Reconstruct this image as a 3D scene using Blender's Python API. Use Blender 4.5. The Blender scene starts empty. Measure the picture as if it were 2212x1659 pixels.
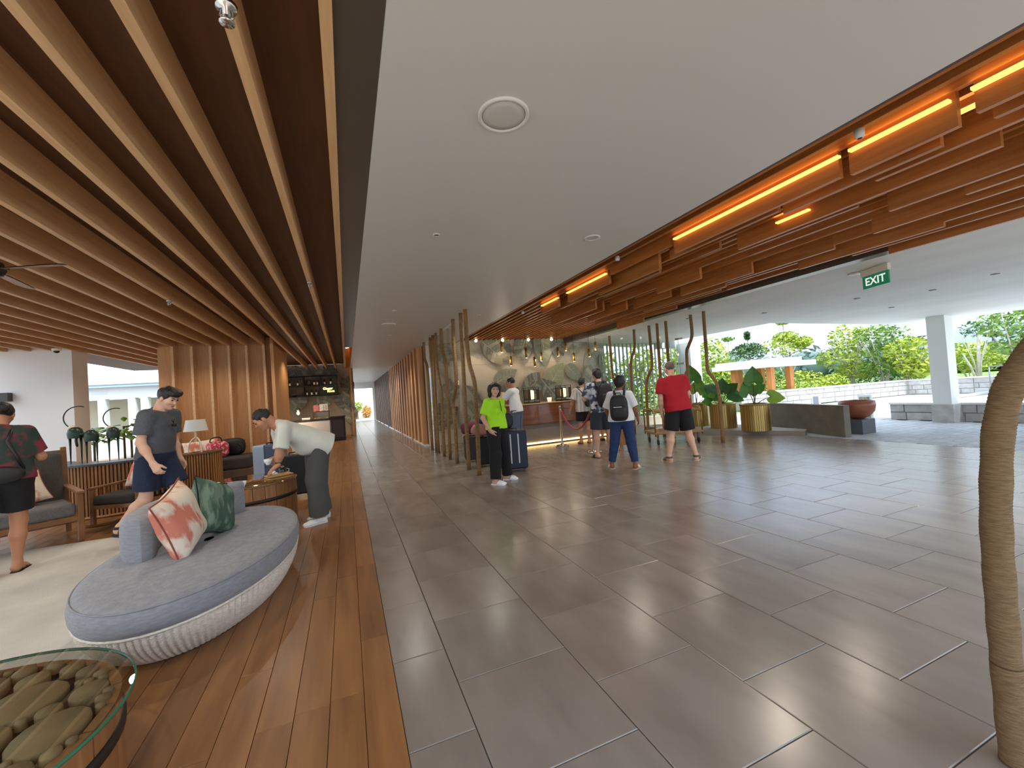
import bpy, bmesh, math, random
import numpy as np
from mathutils import Vector, Matrix
R_ = random.Random(7)
PI = math.pi
C = bpy.context.scene.collection
SC = bpy.context.scene

# ------------------------------------------------------------------ camera
cam_d = bpy.data.cameras.new('camera'); cam = bpy.data.objects.new('camera', cam_d); C.objects.link(cam)
YAW, PITCH, ROLL, EYE = math.radians(22.015), math.radians(1.2), math.radians(-3.972), 1.42
fwd = Vector((math.sin(YAW)*math.cos(PITCH), math.cos(YAW)*math.cos(PITCH), math.sin(PITCH)))
rt = Vector((math.cos(YAW), -math.sin(YAW), 0)); up = rt.cross(fwd)
r2 = rt*math.cos(ROLL)+up*math.sin(ROLL); u2 = -rt*math.sin(ROLL)+up*math.cos(ROLL)
cam.matrix_world = Matrix(((r2.x, u2.x, -fwd.x, 0), (r2.y, u2.y, -fwd.y, 0), (r2.z, u2.z, -fwd.z, EYE), (0, 0, 0, 1)))
cam_d.sensor_width = 36.0; cam_d.lens = 36.0*889.33/2212; cam_d.clip_end = 600; cam_d.clip_start = 0.05
SC.camera = cam
# ------------------------------------------------------------------ view, sky, sun, big lights
SC.view_settings.view_transform = 'Standard'; SC.view_settings.look = 'None'
SC.view_settings.gamma = 1.0; SC.view_settings.use_curve_mapping = False
SC.view_settings.exposure = 0.5
SKY_L = 1.25
w = bpy.data.worlds.new('sky'); SC.world = w; w.use_nodes = True
nt = w.node_tree; nt.nodes.clear()
wo = nt.nodes.new('ShaderNodeOutputWorld'); bg = nt.nodes.new('ShaderNodeBackground')
tc = nt.nodes.new('ShaderNodeTexCoord'); mp = nt.nodes.new('ShaderNodeMapping'); mp.inputs['Scale'].default_value = (1, 1, 2.6)
nz = nt.nodes.new('ShaderNodeTexNoise'); nz.inputs['Scale'].default_value = 2.2; nz.inputs['Detail'].default_value = 6; nz.inputs['Roughness'].default_value = .55
rp = nt.nodes.new('ShaderNodeValToRGB')
rp.color_ramp.elements[0].position = .40; rp.color_ramp.elements[0].color = (.42, .62, .88, 1)
rp.color_ramp.elements[1].position = .62; rp.color_ramp.elements[1].color = (.90, .93, .96, 1)
nt.links.new(tc.outputs['Generated'], mp.inputs[0]); nt.links.new(mp.outputs[0], nz.inputs[0])
nt.links.new(nz.outputs[0], rp.inputs[0]); nt.links.new(rp.outputs[0], bg.inputs[0]); nt.links.new(bg.outputs[0], wo.inputs[0])
# overcast sky: brightness rises from horizon to zenith as in the standard overcast sky, (1 + 2 sin h) / 3
sp = nt.nodes.new('ShaderNodeSeparateXYZ'); nt.links.new(tc.outputs['Generated'], sp.inputs[0])
mh = nt.nodes.new('ShaderNodeMapRange'); mh.inputs[1].default_value = 0; mh.inputs[2].default_value = 1; mh.inputs[3].default_value = SKY_L; mh.inputs[4].default_value = 3*SKY_L
nt.links.new(sp.outputs[2], mh.inputs[0]); nt.links.new(mh.outputs[0], bg.inputs[1])
sun_d = bpy.data.lights.new('sun', 'SUN'); sun = bpy.data.objects.new('sun', sun_d); C.objects.link(sun)
sun_d.energy = 4.2; sun_d.angle = math.radians(6); sun_d.color = (1, .95, .86)
sun.rotation_euler = Vector((-.28, .5, -1.0)).to_track_quat('-Z', 'Y').to_euler()

def area_lamp(name, loc, sx, sy, power, col, rot=(0, 0, 0)):
    d = bpy.data.lights.new(name, 'AREA'); d.shape = 'RECTANGLE'; d.size = sx; d.size_y = sy; d.energy = power; d.color = col
    o = bpy.data.objects.new(name, d); C.objects.link(o); o.location = loc; o.rotation_euler = rot
    return o
def point_lamp(name, loc, power, col, r=.05):
    d = bpy.data.lights.new(name, 'POINT'); d.energy = power; d.color = col; d.shadow_soft_size = r
    o = bpy.data.objects.new(name, d); C.objects.link(o); o.location = loc
    return o
def spot_lamp(name, loc, power, col, size=100, r=.05):
    d = bpy.data.lights.new(name, 'SPOT'); d.energy = power; d.color = col; d.shadow_soft_size = r; d.spot_size = math.radians(size); d.spot_blend = .6
    o = bpy.data.objects.new(name, d); C.objects.link(o); o.location = loc
    return o

# ------------------------------------------------------------------ materials
def L(c, a=True):
    v = tuple((x/255/12.92 if x/255 <= .04045 else ((x/255+.055)/1.055)**2.4) for x in c)
    return v+(1,) if a else v
MATS = {}
def mat(name, col, rough=.5, metal=0.0, var=0.0, noise=None, bump=None, emit=None, spec=.5, stretch=None, col2=None, alpha=None, coat=0, coords='Object', sheen=0):
    """procedural material; var = piece-to-piece brightness variation; noise = (scale, lo, hi) mixing col to col2; bump = (scale, strength)"""
    if name in MATS: return MATS[name]
    m = bpy.data.materials.new(name); m.use_nodes = True; t = m.node_tree; N = t.nodes; K = t.links
    b = N['Principled BSDF']; MATS[name] = m
    b.inputs['Roughness'].default_value = rough; b.inputs['Metallic'].default_value = metal
    b.inputs['Specular IOR Level'].default_value = spec
    if coat: b.inputs['Coat Weight'].default_value = coat; b.inputs['Coat Roughness'].default_value = .08
    if sheen: b.inputs['Sheen Weight'].default_value = sheen
    col = L(col); col2 = L(col2) if col2 else tuple(x*.7 for x in col[:3])+(1,)
    out = None; vec = None
    if noise or bump:
        tcn = N.new('ShaderNodeTexCoord'); mpn = N.new('ShaderNodeMapping'); vec = mpn.outputs[0]
        K.new(tcn.outputs[coords], mpn.inputs[0])
        if stretch: mpn.inputs['Scale'].default_value = stretch
        oi = N.new('ShaderNodeObjectInfo'); cb = N.new('ShaderNodeVectorMath'); cb.operation = 'SCALE'
        cb.inputs[0].default_value = (37, 19, 53); K.new(oi.outputs['Random'], cb.inputs['Scale'])
        if var: K.new(cb.outputs[0], mpn.inputs['Location'])
    if noise:
        n = N.new('ShaderNodeTexNoise'); n.inputs['Scale'].default_value = noise[0]; n.inputs['Detail'].default_value = 5
        K.new(vec, n.inputs['Vector'])
        r = N.new('ShaderNodeValToRGB'); r.color_ramp.elements[0].position = noise[1]; r.color_ramp.elements[1].position = noise[2]
        r.color_ramp.elements[0].color = col; r.color_ramp.elements[1].color = col2
        K.new(n.outputs[0], r.inputs[0]); out = r.outputs[0]
    if var:
        oi = N.new('ShaderNodeObjectInfo'); ge = N.new('ShaderNodeNewGeometry')
        ad = N.new('ShaderNodeMath'); ad.operation = 'ADD'; K.new(oi.outputs['Random'], ad.inputs[0]); K.new(ge.outputs['Random Per Island'], ad.inputs[1])
        fr = N.new('ShaderNodeMath'); fr.operation = 'FRACT'; K.new(ad.outputs[0], fr.inputs[0])
        mr = N.new('ShaderNodeMapRange'); mr.inputs[3].default_value = 1-var; mr.inputs[4].default_value = 1+var; K.new(fr.outputs[0], mr.inputs[0])
        hs = N.new('ShaderNodeHueSaturation'); K.new(mr.outputs[0], hs.inputs['Value'])
        if out: K.new(out, hs.inputs['Color'])
        else: hs.inputs['Color'].default_value = col
        out = hs.outputs[0]
    if out: K.new(out, b.inputs['Base Color'])
    else: b.inputs['Base Color'].default_value = col
    if bump:
        n2 = N.new('ShaderNodeTexNoise'); n2.inputs['Scale'].default_value = bump[0]; n2.inputs['Detail'].default_value = 4; K.new(vec, n2.inputs['Vector'])
        bp = N.new('ShaderNodeBump'); bp.inputs['Strength'].default_value = bump[1]; bp.inputs['Distance'].default_value = .02
        K.new(n2.outputs[0], bp.inputs['Height']); K.new(bp.outputs[0], b.inputs['Normal'])
    if emit:
        b.inputs['Emission Color'].default_value = L(emit[0]); b.inputs['Emission Strength'].default_value = emit[1]
    m.diffuse_color = col
    return m
def glass(name, tint=(1, 1, 1), refl=1.0, rough=0.0):
    if name in MATS: return MATS[name]
    m = bpy.data.materials.new(name); m.use_nodes = True; t = m.node_tree; t.nodes.clear(); MATS[name] = m
    o = t.nodes.new('ShaderNodeOutputMaterial'); mx = t.nodes.new('ShaderNodeMixShader'); tr = t.nodes.new('ShaderNodeBsdfTransparent'); gl = t.nodes.new('ShaderNodeBsdfGlossy')
    fz = t.nodes.new('ShaderNodeFresnel'); fz.inputs[0].default_value = 1.5; ml = t.nodes.new('ShaderNodeMath'); ml.operation = 'MULTIPLY'; ml.inputs[1].default_value = refl; ml.use_clamp = True
    tr.inputs[0].default_value = tuple(tint)+(1,); gl.inputs['Roughness'].default_value = rough
    ge = t.nodes.new('ShaderNodeNewGeometry'); iv = t.nodes.new('ShaderNodeMath'); iv.operation = 'SUBTRACT'; iv.inputs[0].default_value = 1; t.links.new(ge.outputs['Backfacing'], iv.inputs[1]); m2 = t.nodes.new('ShaderNodeMath'); m2.operation = 'MULTIPLY'; t.links.new(fz.outputs[0], m2.inputs[0]); t.links.new(iv.outputs[0], m2.inputs[1]); t.links.new(m2.outputs[0], ml.inputs[0]); t.links.new(ml.outputs[0], mx.inputs[0]); t.links.new(tr.outputs[0], mx.inputs[1]); t.links.new(gl.outputs[0], mx.inputs[2]); t.links.new(mx.outputs[0], o.inputs[0])
    return m

# ------------------------------------------------------------------ mesh builder
class MB:
    def __init__(s): s.v = []; s.f = []; s.m = []; s.cm = 0; s.sm = []
    def add(s, vs, fs, smooth=False):
        o = len(s.v); s.v += [tuple(x) for x in vs]
        for f in fs: s.f.append(tuple(i+o for i in f)); s.m.append(s.cm); s.sm.append(smooth)
        return s
    def box(s, x0, x1, y0, y1, z0, z1):
        v = [(x0, y0, z0), (x1, y0, z0), (x1, y1, z0), (x0, y1, z0), (x0, y0, z1), (x1, y0, z1), (x1, y1, z1), (x0, y1, z1)]
        return s.add(v, [(0, 3, 2, 1), (4, 5, 6, 7), (0, 1, 5, 4), (1, 2, 6, 5), (2, 3, 7, 6), (3, 0, 4, 7)])
    def obox(s, c, ax, ay, az):
        c, ax, ay, az = map(Vector, (c, ax, ay, az)); v = []
        for k in (-1, 1):
            for i, j in ((-1, -1), (1, -1), (1, 1), (-1, 1)): v.append(c+ax*i+ay*j+az*k)
        return s.add(v, [(0, 3, 2, 1), (4, 5, 6, 7), (0, 1, 5, 4), (1, 2, 6, 5), (2, 3, 7, 6), (3, 0, 4, 7)])
    def bar(s, a, b, w, h, upv=(0, 0, 1)):
        a, b = Vector(a), Vector(b); d = b-a; l = d.length; d.normalize(); u = Vector(upv)
        if abs(d.dot(u)) > .98: u = Vector((0, 1, 0))
        x = d.cross(u).normalized(); z = x.cross(d)
        return s.obox((a+b)/2, d*(l/2), x*(w/2), z*(h/2))
    def tube(s, pts, r, n=8, closed=False, caps=True):
        pts = [Vector(p) for p in pts]; N = len(pts)
        rs = r if hasattr(r, '__len__') else [r]*N
        prev = None; rings = []
        for i, p in enumerate(pts):
            if closed: d = pts[(i+1) % N]-pts[i-1]
            else: d = pts[min(i+1, N-1)]-pts[max(i-1, 0)]
            d.normalize()
            if prev is None:
                a = Vector((0, 0, 1)) if abs(d.z) < .9 else Vector((1, 0, 0)); x = d.cross(a).normalized()
            else: x = (prev-d*prev.dot(d)).normalized()
            prev = x; y = d.cross(x)
            rings.append([p+(x*math.cos(2*PI*k/n)+y*math.sin(2*PI*k/n))*rs[i] for k in range(n)])
        v = [q for rg in rings for q in rg]; f = []
        for i in range(N if closed else N-1):
            j = (i+1) % N
            for k in range(n): f.append((i*n+k, i*n+(k+1) % n, j*n+(k+1) % n, j*n+k))
        if caps and not closed: f.append(tuple(range(n-1, -1, -1))); f.append(tuple(range((N-1)*n, N*n)))
        return s.add(v, f, True)
    def lathe(s, prof, c=(0, 0, 0), n=24, sx=1, sy=1, rot=None, a0=0, a1=2*PI):
        full = abs(a1-a0-2*PI) < 1e-6; m = n if full else n+1
        v = []; f = []; c = Vector(c)
        for r, z in prof:
            for k in range(m):
                a = a0+(a1-a0)*k/n; p = Vector((r*math.cos(a)*sx, r*math.sin(a)*sy, z))
                if rot is not None: p = rot @ p
                v.append(p+c)
        for i in range(len(prof)-1):
            for k in range(n):
                k2 = (k+1) % m
                f.append((i*m+k, i*m+k2, (i+1)*m+k2, (i+1)*m+k))
        return s.add(v, f, True)
    def disc(s, c, r, z, n=24, down=False):
        v = [(c[0]+r*math.cos(2*PI*k/n), c[1]+r*math.sin(2*PI*k/n), z) for k in range(n)]
        return s.add(v, [tuple(range(n-1, -1, -1)) if down else tuple(range(n))])
    def prism(s, out, z0, z1):
        n = len(out); v = [(x, y, z0) for x, y in out]+[(x, y, z1) for x, y in out]
        f = [tuple(range(n-1, -1, -1)), tuple(range(n, 2*n))]+[(i, (i+1) % n, n+(i+1) % n, n+i) for i in range(n)]
        return s.add(v, f)
    def ell(s, c, r, nu=14, nv=8, rot=None):
        v = []; f = []; c = Vector(c)
        for i in range(nv+1):
            th = PI*i/nv
            for k in range(nu):
                a = 2*PI*k/nu; p = Vector((r[0]*math.sin(th)*math.cos(a), r[1]*math.sin(th)*math.sin(a), r[2]*math.cos(th)))
                if rot is not None: p = rot @ p
                v.append(p+c)
        for i in range(nv):
            for k in range(nu): f.append((i*nu+k, (i+1)*nu+k, (i+1)*nu+(k+1) % nu, i*nu+(k+1) % nu))
        return s.add(v, f, True)
    def grid(s, P, closed_u=False):
        """P[i][j] points"""
        a = len(P); b = len(P[0]); v = [q for r in P for q in r]; f = []
        for i in range(a-1):
            for j in range(b if closed_u else b-1):
                j2 = (j+1) % b; f.append((i*b+j, i*b+j2, (i+1)*b+j2, (i+1)*b+j))
        return s.add(v, f, True)
    def mesh(s, name, mats):
        me = bpy.data.meshes.new(name); me.from_pydata(s.v, [], s.f)
        for m in (mats if isinstance(mats, (list, tuple)) else [mats]): me.materials.append(m)
        me.polygons.foreach_set('material_index', s.m); me.polygons.foreach_set('use_smooth', s.sm); me.update()
        return me
    def build(s, name, mats, parent=None, bevel=0, seg=2, loc=None):
        return link(name, s.mesh(name, mats), parent, bevel, seg, loc)
def link(name, me, parent=None, bevel=0, seg=2, loc=None):
    o = bpy.data.objects.new(name, me); C.objects.link(o)
    if parent: o.parent = parent
    if loc: o.location = loc
    if bevel:
        b = o.modifiers.new('bevel', 'BEVEL'); b.width = bevel; b.segments = seg; b.limit_method = 'ANGLE'; b.angle_limit = math.radians(40)
        b.harden_normals = False
    return o
def empty(name, loc=(0, 0, 0), rz=0):
    o = bpy.data.objects.new(name, None); C.objects.link(o); o.location = loc; o.rotation_euler = (0, 0, rz); o.empty_display_size = .1
    return o
def tag(o, label=None, cat=None, group=None, kind=None):
    if label: o['label'] = label
    if cat: o['category'] = cat
    if group: o['group'] = group
    if kind: o['kind'] = kind
    return o
def thing(name, label, cat, loc=(0, 0, 0), rz=0, group=None): return tag(empty(name, loc, rz), label, cat, group)
def struct(o, label=None): o['kind'] = 'structure'; (label and o.__setitem__('label', label)); return o
def copy_tree(o, parent=None):
    c = o.copy(); C.objects.link(c)
    if parent is not None: c.parent = parent
    for ch in list(o.children): copy_tree(ch, c)
    return c
def V2(p, q, t): return tuple(a+(b-a)*t for a, b in zip(p, q))
# ------------------------------------------------------------------ common materials
M_tile = mat('stone_tile', (142, 131, 121), .24, var=.05, noise=(1.6, .35, .75), col2=(118, 107, 97), stretch=(2.2, .8, 1), bump=(3, .008), spec=.75)
M_grout = mat('grout', (62, 55, 48), .8)
M_plank = mat('plank_wood', (152, 106, 62), .34, var=.14, noise=(3, .3, .75), col2=(118, 77, 42), stretch=(5, .5, 1), spec=.4)
M_plankgap = mat('plank_gap', (52, 32, 16), .8)
M_white = mat('ceiling_paint', (204, 202, 198), .42, spec=.35, bump=(2, .02))
M_ext = mat('white_render', (226, 228, 224), .7)
M_cream = mat('cream_render', (214, 206, 186), .75)
M_dark = mat('dark_metal_trim', (92, 82, 72), .35, metal=.3)
M_board = mat('dark_timber', (92, 58, 30), .6, noise=(4, .3, .7), col2=(76, 46, 22), stretch=(6, .6, 6))
M_slat = mat('slat_timber', (216, 176, 130), .45, var=.05, noise=(5, .3, .7), col2=(198, 156, 110), stretch=(6, .5, 6))
M_panel = mat('panel_timber', (210, 158, 104), .5, var=.05, noise=(4, .3, .75), col2=(194, 140, 88), stretch=(6, 6, .5))
M_fin = mat('fin_timber', (206, 152, 94), .5, var=.1, noise=(4, .3, .7), col2=(186, 132, 76), stretch=(6, 6, .5))
M_rboard = mat('board_timber', (182, 118, 58), .42, var=.12, noise=(4, .3, .7), col2=(158, 94, 42), stretch=(6, .5, 6))
M_concrete = mat('concrete', (150, 142, 130), .7, noise=(3, .3, .7), col2=(132, 124, 112), bump=(8, .1))
M_stone = mat('pale_stone', (188, 186, 182), .7, var=.12, noise=(6, .3, .7), col2=(164, 161, 156), bump=(14, .2))
M_brass = mat('brass', (196, 160, 84), .3, metal=1)
M_black = mat('black_paint', (26, 25, 24), .45)
M_steel = mat('steel', (200, 200, 198), .2, metal=1)
M_led = mat('led_strip', (255, 190, 110), .5, emit=((255, 184, 96), 1.4))
M_warm = mat('lamp_glow', (255, 236, 200), .5, emit=((255, 232, 190), 6.0))
M_glass = glass('clear_glass', (.97, .985, .98))

# ------------------------------------------------------------------ floors
def tile_mesh(sx, sy, th, mt, name, ch=.003):
    m = MB(); c = ch
    v = [(0, 0, -th), (sx, 0, -th), (sx, sy, -th), (0, sy, -th), (0, 0, -c), (sx, 0, -c), (sx, sy, -c), (0, sy, -c), (c, c, 0), (sx-c, c, 0), (sx-c, sy-c, 0), (c, sy-c, 0)]
    f = [(8, 9, 10, 11)]
    for i in range(4):
        j = (i+1) % 4; f += [(i, j, 4+j, 4+i), (4+i, 4+j, 8+j, 8+i)]
    m.add(v, f); return m.mesh(name, mt)
def in_view(x, y, z=0.0):
    d = Vector((x, y, z-EYE)); c = (d.dot(r2), d.dot(u2), d.dot(fwd))
    return c[2] > .2 and abs(c[0]/c[2]) < 1.30 and abs(c[1]/c[2]) < .99
def pave(base, cells, mt, name, limit, th=.012, ch=.003):
    """cells (x0,x1,y0,y1); nearest ones in view become pieces of their own, the rest one joined part"""
    cells = [c for c in cells if c[1]-c[0] > .02 and c[3]-c[2] > .02]
    cells.sort(key=lambda c: (not any(in_view(c[i], c[j]) for i in (0, 1) for j in (2, 3)), math.hypot((c[0]+c[1])/2, (c[2]+c[3])/2)))
    shared = {}; rest = MB()
    for i, (x0, x1, y0, y1) in enumerate(cells):
        sx, sy = round(x1-x0, 4), round(y1-y0, 4)
        if i < limit:
            if (sx, sy) not in shared: shared[(sx, sy)] = tile_mesh(sx, sy, th, mt, name, ch)
            o = bpy.data.objects.new(name, shared[(sx, sy)]); C.objects.link(o); o.parent = base; o.location = (x0, y0, R_.uniform(-.0006, .0006))
        else:
            v = [(x0, y0, -th), (x1, y0, -th), (x1, y1, -th), (x0, y1, -th), (x0+ch, y0+ch, 0), (x1-ch, y0+ch, 0), (x1-ch, y1-ch, 0), (x0+ch, y1-ch, 0)]
            rest.add(v, [(4, 5, 6, 7), (0, 1, 5, 4), (1, 2, 6, 5), (2, 3, 7, 6), (3, 0, 4, 7)])
    if rest.f:
        o = rest.build(name, mt, base); o['kind'] = 'stuff'
floor = struct(MB().box(.152, 9.45, -4, 34, -.12, -.006).build('floor', M_grout), 'grey stone tile floor of the lobby and corridor')
xs = [.152, .4375]
while xs[-1] < 9.45: xs.append(xs[-1]+.604)
cells = []
for k in range(len(xs)-1):
    x0, x1 = xs[k]+.002, min(xs[k+1], 9.45)-.002
    off = 1.756 if k % 2 == 0 else 1.446
    j0 = math.floor((-4-off)/.6207)
    for j in range(j0, 62):
        y0, y1 = off+j*.6207, off+(j+1)*.6207
        if y1 > 34 or y0 < -4: continue
        if x0 > 2.1 and y0 > 12.4: continue
        cells.append((x0, x1, y0+.002, y1-.002))
pave(floor, cells, M_tile, 'tile', 298)
wfloor = struct(MB().box(-12, .152, -4, 20, -.12, -.006).build('floor', M_plankgap), 'brown timber plank floor of the lounge')
cells = []
for k in range(80):
    x1 = .152-k*.152; x0 = x1-.152
    y = -4-R_.random()*1.8
    while y < 20:
        l = R_.choice((1.2, 1.5, 1.8)); y1 = min(y+l, 20)
        if y1 > -4 and not (x1 < -1.5 and y1 < 6.3): cells.append((x0+.0012, x1-.0012, max(y, -4)+.001, y1-.001))
        y += l
pave(wfloor, cells, M_plank, 'plank', 296, ch=.0015)
M_rug = mat('rug_pile', (206, 203, 193), .95, noise=(2.5, .3, .7), col2=(188, 185, 176), stretch=(1, 1, 1), bump=(160, .25), spec=.1)
rug = MB().box(-9.5, -1.32, -3.9, 6.5, -.005, .012).build('rug', M_rug, bevel=.006)
tag(rug, 'large grey woven rug under the oval sofa and the seating', 'rug')

# ------------------------------------------------------------------ white ceiling and trims
ceil = struct(MB().box(.2385, 3.07, -1.2, 34.2, 3.0, 3.42).build('ceiling', M_white), 'white painted ceiling over the walkway')
struct(MB().box(.036, .2385, -1.2, 12.5, 3.02, 3.42).build('trim_1', M_dark), 'dark metal strip beside the slatted ceiling')
M_edge = mat('dark_edge_board', (70, 44, 26), .5)
struct(MB().box(3.07, 3.10, -1.2, 12.3, 3.0, 3.42).build('trim_2', M_edge), 'dark timber edge between white and slatted ceiling')
# left slatted ceiling
wc = struct(MB().box(-7.3, .036, -1.2, 19.6, 3.22, 3.42).build('ceiling', M_board), 'dark timber ceiling with hanging slats over the lounge')
def xslat(k): return .036-.363*k
for k in range(20):
    x1 = xslat(k); x0 = x1-.05
    ye = 11.55 if -3.99 < x0 < -1.6 else (11.88 if x0 < -5.5 else 18.3 if x0 < -3.9 else 19.55)
    MB().box(x0, x1, -1.2, ye, 3.0, 3.222).build('slat', M_slat, wc)
# cove behind the strip, lit
struct(MB().box(.036, .06, 12.5, 19.7, 3.0, 4.0).box(.2385, .26, 12.5, 19.7, 3.42, 4.0).box(.036, .26, 12.5, 19.7, 3.98, 4.05).box(.036, .26, 12.48, 12.5, 3.05, 4.0).build('trim_3', M_panel), 'timber light cove over the lounge edge')
MB().box(.07, .22, 12.6, 19.6, 3.95, 3.97).build('led_strip', M_led, bpy.data.objects['trim_3'])
# right slatted ceiling
rc = struct(MB().box(3.1, 6.93, -1.2, 12.3, 3.34, 3.42).build('ceiling', M_board), 'timber ceiling of narrow slats with hanging boards over reception')
for i in range(25):
    x = 3.17+i*.152
    MB().box(x, x+.05, -1.2, 12.28, 3.12, 3.345).build('slat', M_rboard, rc)
bx = [3.66, 3.88, 4.12, 4.47, 4.9, 5.2, 5.5, 5.8, 6.12, 6.45, 6.74]
starts = [8.2, 8.7, 7.9, 8.4, 8.6, 8.0, 8.3, 8.6, 7.8, 8.4, 9.0]
rb = random.Random(11)
plans = {0: [(7.25, 6.55, 2.93), (6.2, 5.0, 2.92), (4.95, 3.75, 3.03), (3.70, 1.95, 2.92), (1.88, 1.28, 2.90), (1.2, -1.2, 2.93)],
         1: [(6.9, 5.6, 2.95), (5.6, 4.2, 2.90), (4.0, 2.6, 2.96), (2.55, 1.45, 2.91), (1.2, -1.2, 2.94)]}
for i, x in enumerate(bx):
    if i in plans: segs = plans[i]
    else:
        segs = []; y = starts[i]
        while y > -1.1:
            l = rb.uniform(.9, 2.6); segs.append((y, max(y-l, -1.2), rb.choice((2.9, 2.95, 3.0, 3.06)))); y -= l+rb.choice((0, 0, .25))
    for (ya, yb, z) in segs:
        MB().box(x, x+.045, yb, ya, z, 3.345).build('hanging_board', M_rboard, rc)
for (x, ya, yb, z) in ((3.615, 7.17, 6.5, 3.06), (3.615, 6.17, 5.02, 3.06), (3.615, 3.66, 1.93, 3.06), (3.615, 1.86, 1.3, 3.06), (3.615, 1.2, -1.0, 3.06), (3.83, 2.62, 2.2, 3.05), (3.83, 1.52, 1.2, 3.05), (4.42, 3.0, 2.66, 3.05)):
    MB().box(x, x+.045, yb, ya, z, z+.018).build('led_strip', M_led, rc)
    area_lamp('strip_glow', (x-.01, (ya+yb)/2, z+.05), .05, ya-yb, .55*(ya-yb), (1, .62, .28), (PI, 0, 0))
struct(MB().box(6.9, 7.11, -1.2, 12.3, 2.98, 3.42).build('trim_4', M_dark), 'dark metal beam along the canopy side')
# ------------------------------------------------------------------ canopy
def canz(x): return 3.0-.071*(x-7.11)
cp = [(7.11, -1.2), (14.15, -1.2), (14.3, 6.18), (10.39, 7.4), (10.2, 12.6), (7.11, 12.6)]
m = MB(); n = len(cp); m.add([(x, y, canz(x)) for x, y in cp]+[(x, y, canz(x)+.4) for x, y in cp], [tuple(range(n-1, -1, -1)), tuple(range(n, 2*n))]+[(i, (i+1) % n, n+(i+1) % n, n+i) for i in range(n)])
M_can = mat('canopy_render', (218, 219, 214), .75, noise=(1.2, .35, .75), col2=(202, 203, 198), stretch=(1, .35, 1))
struct(m.build('canopy', M_can), 'white rendered entrance canopy')
col_ = struct(MB().box(13.33, 13.70, 5.2, 5.54, .40, 2.62).build('column_1', M_ext), 'white square column carrying the canopy')
MB().box(13.30, 13.73, 5.17, 5.57, -.03, .42).build('stone_base', M_stone, col_, bevel=.008)
struct(MB().box(10.85, 11.3, 10.6, 11.2, -.03, 2.72).build('column_2', M_ext), 'white square column beside the louvre screen')
struct(MB().box(10.2, 11.5, 11.2, 11.6, 2.6, 3.0).build('beam_1', M_ext), 'white edge beam at the back of the canopy')

# ------------------------------------------------------------------ walls on the left
struct(MB().box(-8.2, -5.5, 11.9, 12.48, 0, 3.3).build('wall_left', mat('white_wall', (232, 234, 232), .7)), 'white wall end at the lounge window')
pw = struct(MB().box(-3.96, -1.62, 11.78, 14.0, 0, 3.24).build('wall_panelled', M_panel), 'timber panelled wall block with upright fins')
for k in range(5, 12):
    x1 = xslat(k)
    if -4.0 < x1-.05 and x1 < -1.6: MB().box(x1-.05, x1, 11.55, 11.79, 0.08, 3.22).build('fin', M_slat, pw)
MB().box(-1.66, -1.59, 11.52, 14.0, .02, 3.2).build('fin', M_panel, pw)
MB().box(-3.98, -1.58, 11.5, 11.6, 0, .1).build('skirting', mat('pale_skirting', (214, 190, 160), .5), pw)
# corridor fin wall
fw = struct(MB().box(2.2, 2.4, 12.42, 34, .05, 3.02).build('wall_right', mat('fin_wall_backing', (104, 68, 36), .6)), 'corridor wall of upright timber fins')
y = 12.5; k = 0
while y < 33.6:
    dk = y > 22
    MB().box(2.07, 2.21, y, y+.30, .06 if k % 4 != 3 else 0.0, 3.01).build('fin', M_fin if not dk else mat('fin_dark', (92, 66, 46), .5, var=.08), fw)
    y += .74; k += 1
MB().box(2.10, 2.25, 12.42, 34, 0, .055).build('skirting', mat('base_glow_white', (236, 232, 226), .5), fw)  # white strip painted in place of the bright light gap under the fins
# corridor end
struct(MB().box(.1, .62, 34, 34.3, 0, 3.0).box(1.95, 2.4, 34, 34.3, 0, 3.0).box(.62, 1.95, 34, 34.3, 2.55, 3.0).build('door_1', M_ext), 'white frame of the open doorway at the corridor end')

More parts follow.
